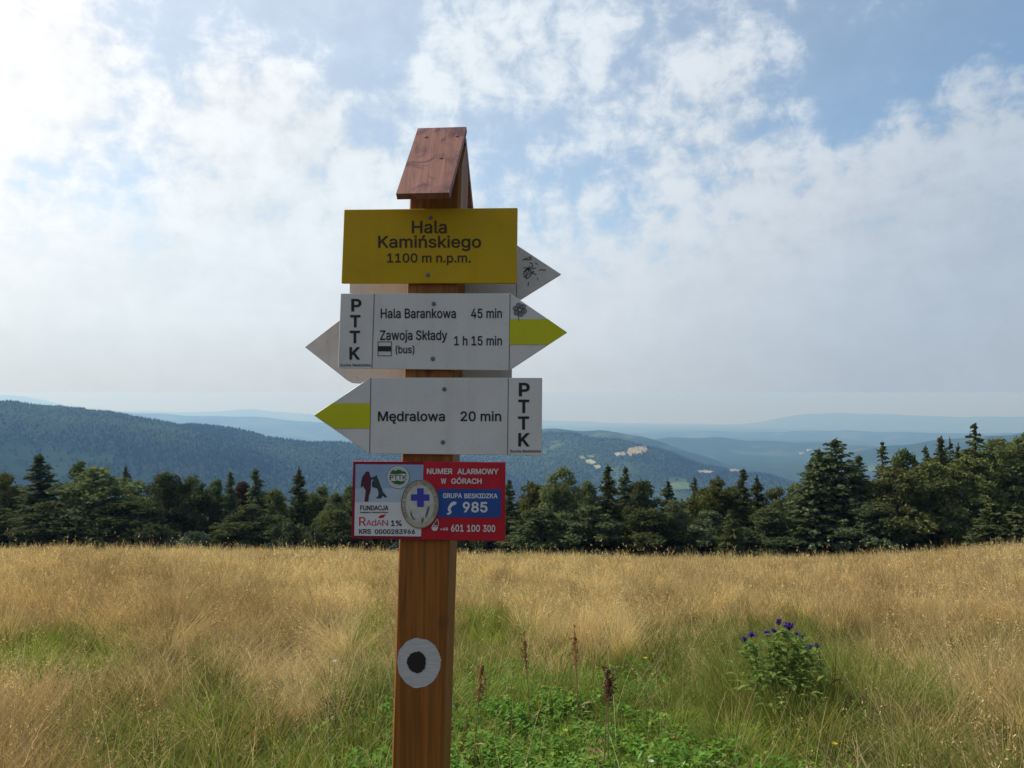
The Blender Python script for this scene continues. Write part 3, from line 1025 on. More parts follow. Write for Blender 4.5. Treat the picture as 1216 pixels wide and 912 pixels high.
def zone(n, y0, y1, levels, wpx, dens_head, k_head):
    X, Y = wedge(n, y0, y1)
    X, Y, ta, hc = clump(X, Y, 0.30 if y0 < 5 else (0.36 if y0 < 12 else 0.55), RNG.uniform(0, .92, n))
    kp = RNG.random(n) < np.clip(.10 + hc * 1.6, 0, 1)
    X, Y, ta, hc = X[kp], Y[kp], ta[kp], hc[kp]
    n = len(X)
    G, Rd, L, U = fields(X, Y)
    isg = .62 * ((hc * 13.7) % 1) + .38 * RNG.random(n) < G
    tl, taz = (hc * 29.3) % 1, (hc * 57.1) % 6.28
    T = tall(X, Y)
    # dry stalks
    m = ~isg & (RNG.random(n) > U * .93)
    x, y, l, g, rd = X[m], Y[m], L[m], G[m], Rd[m]
    k = len(x)
    ck = wob(x * 2.6, y * 2.2, 3.3) + .6 * wob(x * 6.1, y * 5.3, 8.1)
    h = RNG.uniform(.26, .66, k) * (1 - .5 * U[m]) * (1 - .25 * g) * (1 + T[m]) * np.clip(1 + .45 * ck, .45, 1.55) * (.82 + .4 * ((hc[m] * 17.9) % 1))
    w = np.maximum(RNG.uniform(.0018, .0052, k), wpx * y / 800)
    az = np.where(RNG.random(k) < .6, ta[m] + RNG.normal(0, .5, k), np.where(tl[m] > .45, taz[m] + RNG.normal(0, .4, k), math.pi + .35 + RNG.normal(0, .9, k)))
    a0 = np.abs(RNG.normal(.10, .18, k)) + l * RNG.uniform(0, .9, k) + .55 * tl[m] * (l + .25)
    a1 = np.abs(RNG.normal(.25, .35, k)) + l * RNG.uniform(0, .8, k)
    f = RNG.random((k, 1))
    tip = (STRAW * (1 - f) + STRAW2 * f) * (1 - rd[:, None] * .7) + RED * rd[:, None] * .7
    tip = tip * RNG.uniform(.58, 1.25, (k, 1)) * (.62 + .72 * ((hc[m] * 7.3) % 1))[:, None] * np.clip(1 + .28 * ck[:, None] + .25 * wob(x * .9, y * .45, 6.6)[:, None], .5, 1.5)
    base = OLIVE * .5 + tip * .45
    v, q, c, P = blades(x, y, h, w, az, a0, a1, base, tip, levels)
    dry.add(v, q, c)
    hd = RNG.random(k) < dens_head
    if hd.any():
        v, q, c = panicle(P[hd], az[hd], y[hd], tip[hd] * RNG.uniform(.9, 1.25, (hd.sum(), 1)), k_head)
        dry.add(v, q, c)
    # green blades
    m = isg
    x, y, l, rd, u = X[m], Y[m], L[m], Rd[m], U[m]
    k = len(x)
    ck = wob(x * 3.1, y * 2.7, 4.4) + .6 * wob(x * 7.1, y * 6.3, 1.1)
    h = RNG.uniform(.14, .44, k) * (1 - .4 * u) * (1 + T[m]) * np.clip(1 + .5 * ck, .4, 1.6)
    w = np.maximum(RNG.uniform(.0035, .0105, k), wpx * 1.2 * y / 800)
    az = np.where(RNG.random(k) < .75, ta[m] + RNG.normal(0, .4, k), RNG.uniform(0, 6.28, k))
    a0 = np.abs(RNG.normal(.2, .22, k)) + .3 * l * RNG.random(k)
    a1 = np.abs(RNG.normal(.8, .6, k))
    f = RNG.random((k, 1))
    tip = (GRN * (1 - f) + GRN2 * f) * RNG.uniform(.55, 1.35, (k, 1)) * (.65 + .65 * ((hc[m] * 7.3) % 1))[:, None]
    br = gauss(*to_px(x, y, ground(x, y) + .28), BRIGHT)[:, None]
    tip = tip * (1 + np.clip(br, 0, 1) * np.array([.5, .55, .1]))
    yel = (RNG.random((k, 1)) < .22)
    tip = np.where(yel, tip * .4 + STRAW * .5, tip)
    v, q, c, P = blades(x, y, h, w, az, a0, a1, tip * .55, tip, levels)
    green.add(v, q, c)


zone(150000, 2.3, 7.0, 5, .5, .16, 9)
zone(270000, 7.0, 14.0, 4, .5, .22, 6)
zone(320000, 14.0, 26.0, 3, .55, .12, 4)
zone(360000, 26.0, 43.0, 2, .6, .0, 3)


def strays(n):
    """long pale stalks lying across the green"""
    X, Y = wedge(n, 3.0, 9.0)
    G, Rd, L_, U = fields(X, Y)
    k_ = RNG.random(n) > U * .8
    X, Y = X[k_], Y[k_]
    n = len(X)
    w = RNG.uniform(.0016, .0034, n)
    h = RNG.uniform(.35, .8, n)
    az = RNG.uniform(0, 6.28, n)
    tip = STRAW2 * RNG.uniform(.8, 1.25, (n, 1))
    v, q, c, P = blades(X, Y, h, w, az, RNG.uniform(.1, 1.1, n), RNG.uniform(0, .8, n), tip * .9, tip, 5, .5)
    dry.add(v, q, c)


strays(4200)
dry.build("dry_grass", M['grass'], "golden dry meadow grass with seed heads")
green.build("green_grass", M['grass'], "green grass tufts among the dry meadow grass")


def herbs():
    """broad low leaves in the lush patch by the post"""
    acc = Acc()
    n = 64000
    X, Y = wedge(n * 6, 2.6, 8.5)
    G, Rd, L, U = fields(X, Y)
    m = RNG.random(len(X)) < U * .95
    X, Y = X[m][:n], Y[m][:n]
    n = len(X)
    X, Y, ta, hc = clump(X, Y, .11, RNG.uniform(0, .5, n))
    Z = ground(X, Y) + RNG.uniform(.04, .31, n) * (.65 + .35 * wob(X * 5, Y * 5, 2))
    ln = RNG.uniform(.011, .037, n)
    wd = ln * RNG.uniform(.30, .55, n)
    az = RNG.uniform(0, 6.28, n)
    tilt = RNG.normal(.25, .45, n)
    d = np.stack([np.cos(az) * np.cos(tilt), np.sin(az) * np.cos(tilt), np.sin(tilt)], -1)
    s = norm(np.cross(d, np.array([0, 0, 1.0])))
    up = np.cross(s, d)
    P = np.stack([X, Y, Z], -1)
    fold = (wd * .35)[:, None]
    a = P - d * ln[:, None]
    b = P + d * ln[:, None] - up * (ln * .25)[:, None]
    l_ = P - s * wd[:, None] + up * fold
    r_ = P + s * wd[:, None] + up * fold
    mid = P - d * (ln * .1)[:, None]
    v = np.stack([a, r_, b, mid, l_], 1)
    i = (np.arange(n) * 5)[:, None]
    q = np.concatenate([i + np.array([0, 1, 2, 3]), i + np.array([0, 3, 2, 4])])
    col = np.where(RNG.random((n, 1)) < .12, [0.25, 0.30, 0.05], np.where((X < -2)[:, None], [0.23, 0.27, 0.035], [0.135, 0.265, 0.036])) * RNG.uniform(.6, 1.3, (n, 1))
    me = mesh_np("low_herbs", v, q, cols=np.repeat(col, 5, 0))
    o = link("low_herbs", me, None, M['herb'])
    o["kind"], o["label"] = "stuff", "lush low green herbs around the foot of the signpost"


herbs()


# ------------------------------------------------------------------ single plants
def colored(name, v, q, col, m, parent):
    me = mesh_np(name, v, q, cols=np.tile(np.asarray(col, float), (len(v), 1)) if np.ndim(col) == 1 else col)
    return link(name, me, parent, m)


def gentian():
    dep = 6.2
    base = at(925, 800, dep)
    gz = float(ground(base[0], base[1]))
    o = np.array([base[0], base[1], gz])
    t_ = thing("gentian_plant", "bushy green plant with purple blue flower heads in the meadow", "plant", o)
    heads = [(925, 741, 1.0), (919, 751, .8), (937, 747, 1.35), (911, 754, 1.0), (946, 754, .7), (884, 761, .9), (892, 756, .9), (970, 769, .9), (962, 770, .8), (953, 757, .6)]
    g = np.random.default_rng(5)
    lv, lc = [], []
    for k, (px, py, s) in enumerate(heads):
        h = at(px, py, dep + g.uniform(-.18, .18)) - o
        root = np.array([h[0] * .25, g.uniform(-.05, .05), 0])
        pts = [root + (h - root) * f + np.array([0, 0, .05 * math.sin(f * 3.14)]) for f in (0, .3, .6, .85, 1.0)]
        mb = MB()
        mb.tube(pts, [.004, .0035, .003, .0028, .002], 5)
        mb.build("stem", mat("green_stem", (0.09, 0.15, 0.04)), t_)
        for f in np.linspace(.5, .97, 22):
            p = root + (h - root) * f
            for sgn in range(2):
                a = g.uniform(0, 6.28)
                lv.append((p, a, g.uniform(.03, .065), g.uniform(.0, .7)))
        # flower: a bunch of upright petals
        n = 60
        a = g.uniform(0, 6.28, n)
        til = np.abs(g.normal(.5, .35, n))
        d = np.stack([np.cos(a) * np.sin(til), np.sin(a) * np.sin(til), np.cos(til)], -1)
        C = h + d * (g.uniform(.004, .030, (n, 1)) * s) + np.array([0, 0, 0])
        sd = norm(np.cross(d, g.normal(0, 1, (n, 3))))
        v, q = quads_from(C, d * .015 * s, sd * .0055 * s)
        pur = np.array([0.10, 0.055, 0.30]) if k not in (7, 8, 9) else np.array([0.10, 0.10, 0.20])
        colored("flower_head", v, q, np.repeat(pur * g.uniform(.6, 1.7, (n, 1)), 4, 0), M['herb'], t_)
    for k in range(170):
        a, rr = g.uniform(0, 6.28), .40 * math.sqrt(g.uniform())
        hh = g.uniform(.42, .84) * (1 - .5 * rr)
        lv.append((np.array([rr * math.cos(a), rr * math.sin(a), hh]), g.uniform(0, 6.28), g.uniform(.03, .06), g.uniform(-.1, .6)))
    P = np.array([l[0] for l in lv])
    a = np.array([l[1] for l in lv])
    ln = np.array([l[2] for l in lv])
    ti = np.array([l[3] for l in lv])
    d = np.stack([np.cos(a) * np.cos(ti), np.sin(a) * np.cos(ti), np.sin(ti)], -1)
    s = norm(np.cross(d, np.array([0, 0, 1.0])))
    up = np.cross(s, d)
    A0, A1 = P, P + d * (2 * ln)[:, None] - up * (ln * .4)[:, None]
    Mi = P + d * ln[:, None]
    L_, R_ = Mi - s * (ln * .36)[:, None] + up * (ln * .1)[:, None], Mi + s * (ln * .36)[:, None] + up * (ln * .1)[:, None]
    v = np.stack([A0, R_, A1, Mi, L_], 1).reshape(-1, 3)
    i = (np.arange(len(P)) * 5)[:, None]
    q = np.concatenate([i + np.array([0, 1, 2, 3]), i + np.array([0, 3, 2, 4])])
    col = np.repeat(np.array([0.15, 0.22, 0.05]) * g.uniform(.6, 1.4, (len(P), 1)), 5, 0)
    colored("leaves", v, q, col, M['herb'], t_)


gentian()


def dock(px, py0, py1, dep, lab, seed, wid=1.0, tone=(0.115, 0.048, 0.026), n=240):
    g = np.random.default_rng(seed)
    top, bot = at(px, py0, dep), at(px, py1, dep)
    gz = float(ground(top[0], top[1]))
    o = np.array([top[0], top[1], gz])
    t_ = thing("dock_plant", lab, "plant", o, "withered dock plants in the meadow")
    H, h0 = top[2] - gz, bot[2] - gz
    lean = g.uniform(-.07, .07)
    mb = MB()
    mb.tube([(0, 0, -.02), (lean * .4, 0, H * .5), (lean, 0, H)], [.005, .004, .002], 6)
    br = []
    for k in range(5):
        z = h0 + (H - h0) * (.05 + .14 * k)
        a = g.uniform(0, 6.28)
        e = np.array([lean + .035 * wid * math.cos(a), .035 * wid * math.sin(a), z + .09])
        mb.tube([(lean * z / H, 0, z - .02), tuple(e)], [.0025, .001], 5)
        br.append((np.array([lean * z / H, 0, z]), e))
    mb.build("stem", mat("brown_stem", (0.24, 0.16, 0.08)), t_)
    kn = np.sort(g.uniform(0, 1, 13))
    z = h0 + (H - h0) * np.clip(kn[g.integers(0, 13, n)] + g.normal(0, .025, n), 0, 1)
    sp = .010 * wid * (1.25 - .8 * (z - h0) / (H - h0))
    P = np.stack([lean * z / H + g.normal(0, 1, n) * sp, g.normal(0, 1, n) * sp, z], -1)
    E = []
    for a, e in br:
        f = g.uniform(.2, 1, (26, 1))
        E.append(a + (e - a) * f + g.normal(0, .006, (26, 3)))
    P = np.concatenate([P] + E)
    n = len(P)
    d = norm(g.normal(0, 1, (n, 3)))
    s = norm(np.cross(d, g.normal(0, 1, (n, 3))))
    l = g.uniform(.003, .007, (n, 1))
    v, q = quads_from(P, d * l, s * l * .7)
    colored("seed_head", v, q, np.repeat(np.array(tone) * g.uniform(.5, 1.7, (n, 1)), 4, 0), M['herb'], t_)
    mb = MB()
    for k in range(4):
        a = g.uniform(0, 6.28)
        z0 = g.uniform(.05, .5) * h0
        dv = np.array([math.cos(a), math.sin(a), .5])
        sv = np.array([-math.sin(a), math.cos(a), 0])
        b = np.array([0, 0, z0])
        mb.poly([b, b + dv * .06 - sv * .015, b + dv * .13 + np.array([0, 0, -.02]), b + dv * .06 + sv * .015])
    mb.build("leaves", mat("withered_leaf", (0.20, 0.13, 0.05)), t_)


dock(722, 790, 832, 4.9, "darkest brown withered dock stalk, thick headed, in front of the straw grass", 1, 1.3, (0.11, 0.05, 0.032), 320)
dock(715, 806, 832, 4.8, "short dark brown dock stalk close beside the thick headed one", 5, .9, (0.11, 0.05, 0.03))
dock(687, 742, 792, 6.3, "tall rusty orange dock stalk standing among the straw grass", 2, 1.0, (0.30, 0.15, 0.065))
dock(631, 750, 800, 6.0, "slim dull brown dock stalk between the post and the rusty orange one", 3, .8, (0.26, 0.17, 0.085))
dock(561, 790, 838, 4.9, "reddish dock stalk closest to the wooden post", 4, .8, (0.28, 0.13, 0.06))


def small_flower(px, py, dep, lab, col):
    p = at(px, py, dep)
    gz = float(ground(p[0], p[1]))
    t_ = thing("meadow_flower", lab, "flower", (p[0], p[1], gz), "small flowers in the grass")
    H = p[2] - gz
    mb = MB()
    mb.tube([(0, 0, 0), (.01, 0, H * .6), (0, 0, H)], [.0025, .002, .0015], 5)
    mb.build("stem", mat("green_stem", (0.10, 0.16, 0.04)), t_)
    g = np.random.default_rng(int(px))
    a = np.arange(9) * 2 * math.pi / 9
    d = np.stack([np.cos(a), np.sin(a), np.full(9, .45)], -1)
    s = norm(np.cross(d, np.array([0, 0, 1.0])))
    v, q = quads_from(np.array([0, 0, H]) + d * .008, d * .008, s * .0035)
    colored("flower_head", v, q, col, M['herb'], t_)


small_flower(766, 782, 5.6, "yellow meadow flower in the straw beside the thick headed dock", (0.6, 0.48, 0.02))
small_flower(671, 868, 4.3, "yellow green flower low in the lush herbs", (0.45, 0.45, 0.03))
small_flower(991, 884, 4.2, "yellow flower low in the grass under the purple flowered plant", (0.6, 0.45, 0.02))
small_flower(773, 905, 3.9, "white flower at the very bottom beyond the lush herbs", (0.6, 0.6, 0.55))
small_flower(397, 786, 5.2, "white flower head before the post among lodged straw", (0.6, 0.58, 0.5))

# ------------------------------------------------------------------ signpost
YAW, LEAN, D = R(5.0), R(1.75), 1.50
PC = at(508.5, 466, D)                                       # middle of the post's front at eye height
N = np.array([-math.sin(YAW), -math.cos(YAW), 0.0])          # out of the front face
EX = np.array([math.cos(YAW), -math.sin(YAW), 0.0])
UP = np.array([math.sin(LEAN) * EX[0], math.sin(LEAN) * EX[1], math.cos(LEAN)])
BT = 0.009                                                   # board thickness


def S(px, py, off=0.0):
    """the point of the front board plane seen at a picture point; off is the distance out of it"""
    d = ray(px, py)
    s = ((PC - CAM) @ N + BT + off) / (d @ N)
    return CAM + d * s


def L(a, b, c):
    """post frame: a across, b back from the front face, c up from eye height"""
    return PC + EX * a - N * b + UP * c


sp_loc = L(0, .05, -1.6 - .25)
post_t = thing("signpost", "brown wooden hiking signpost with yellow, white and red boards in the meadow", "signpost", sp_loc)
SPI = np.array(sp_loc)


def sb(mb, name, m, parent, label=None):
    """mesh built in world coordinates, stored relative to the signpost's base"""
    mb.v = [tuple(np.array(v) - SPI) for v in mb.v]
    return mb.build(name, M[m] if isinstance(m, str) else m, parent, label)


# post: chamfered square timber cut to a gable
w2, dp, ch = .051, .100, .005
prof = [(-w2 + ch, 0), (w2 - ch, 0), (w2, ch), (w2, dp / 2), (w2, dp - ch), (w2 - ch, dp), (-w2 + ch, dp), (-w2, dp - ch), (-w2, dp / 2), (-w2, .013)]
mb = MB()
lv = [-1.95, -1.2, -.6, 0, .3]
rings = [[L(a, b, c) for a, b in prof] for c in lv] + [[L(a, b, .494 - abs(b - .05) * 1.2) for a, b in prof]]
n = len(prof)
for rg in rings:
    mb.v += [tuple(p) for p in rg]
for k in range(len(rings) - 1):
    for q in range(n):
        r = (q + 1) % n
        mb.f.append((k * n + q, k * n + r, (k + 1) * n + r, (k + 1) * n + q))
e = (len(rings) - 1) * n
mb.f.append((e + 0, e + 1, e + 2, e + 3, e + 8, e + 9))
mb.f.append((e + 3, e + 4, e + 5, e + 6, e + 7, e + 8))
post = sb(mb, "post", 'post', post_t)


def disc(mb, px, py, rx, ry, off, n=28, jit=0.0, seed=0, off_post=False):
    g = np.random.default_rng(seed)
    ph = g.uniform(0, 6.28, 3)
    pts = []
    for k in range(n):
        a = -2 * math.pi * k / n
        fr = max(0, math.cos(a)) ** 2 * g.uniform(0, .07) * (jit > .012 and n > 100)
        j = 1 + fr + jit * (math.sin(3 * a + ph[0]) + .6 * math.sin(7 * a + ph[1]) + .7 * math.sin(13 * a + ph[2]))
        pts.append(S(px + rx * j * math.cos(a), py - ry * j * math.sin(a), off))
    mb.poly(pts)


def ring(mb, px, py, rx, ry, wd, off, n=36):
    for k in range(n):
        a, b = 2 * math.pi * k / n, 2 * math.pi * (k + 1) / n
        mb.poly([S(px + rx * math.cos(a), py + ry * math.sin(a), off), S(px + rx * math.cos(b), py + ry * math.sin(b), off),
                 S(px + (rx - wd) * math.cos(b), py + (ry - wd) * math.sin(b), off), S(px + (rx - wd) * math.cos(a), py + (ry - wd) * math.sin(a), off)])


mk = MB()
disc(mk, 497.0, 787, 25.5, 29.5, -BT + .0008, 150, .014, 3)
trail = sb(mk, "trail_mark", 'paint', post)
mk = MB()
disc(mk, 494.8, 786.4, 11.2, 12.8, -BT + .0016, 48, .03, 5)
sb(mk, "trail_mark_dot", 'black', post)


# roof
def roof(sgn):
    bm_ = MB()
    rb, rc, eb, ec = .05, .525, .05 - sgn * .132, .366
    tx, tc = (ec - rc), -(eb - rb)
    ln = math.hypot(tx, tc)
    nb, nc = -sgn * abs(tx) / ln, abs(tc) / ln                # outward normal in (b, c)
    T = .013
    hwd = .0495
    ext = .012 if sgn > 0 else -.016                          # the front board overlaps the rear one at the ridge
    db, dc = (rb - eb) / ln, (rc - ec) / ln
    pts = [(rb + db * ext, rc + dc * ext), (eb, ec), (eb - nb * T, ec - nc * T), (rb - nb * T + db * ext, rc - nc * T + dc * ext)]
    sk = [0, -.006 * sgn, -.006 * sgn, 0]
    bm_.prism([L(-hwd + q, b, c) for (b, c), q in zip(pts, sk)], [L(hwd + q, b, c) for (b, c), q in zip(pts, sk)])
    o = sb(bm_, "roof_board", 'endgrain', post_t)
    if sgn > 0:
        for a, f in ((-.028, .10), (.034, .10), (.012, .46)):
            c0 = np.array([rb + (eb - rb) * f, rc + (ec - rc) * f])
            p0 = L(a, c0[0], c0[1])
            p1 = L(a, c0[0] + nb * .0016, c0[1] + nc * .0016)
            nm = MB()
            nm.tube([p0, p1], [.0032, .0026], 10)
            sb(nm, "nail", 'rust', o)
    return o


roof(1)
roof(-1)


def board(name, pts, m, label, off=0.0, th=BT):
    bm_ = MB()
    f = [S(x, y, off) for x, y in pts]
    bm_.prism(f, [p - N * th for p in f])
    o = sb(bm_, name, m, post_t, label)
    md = o.modifiers.new("edge", 'BEVEL')
    md.width, md.segments, md.limit_method = .0008, 1, 'ANGLE'
    return o


def flat(parent, name, polys, m, off, label=None):
    bm_ = MB()
    for p in polys:
        bm_.poly([S(x, y, off) for x, y in p])
    return sb(bm_, name, m, parent, label)


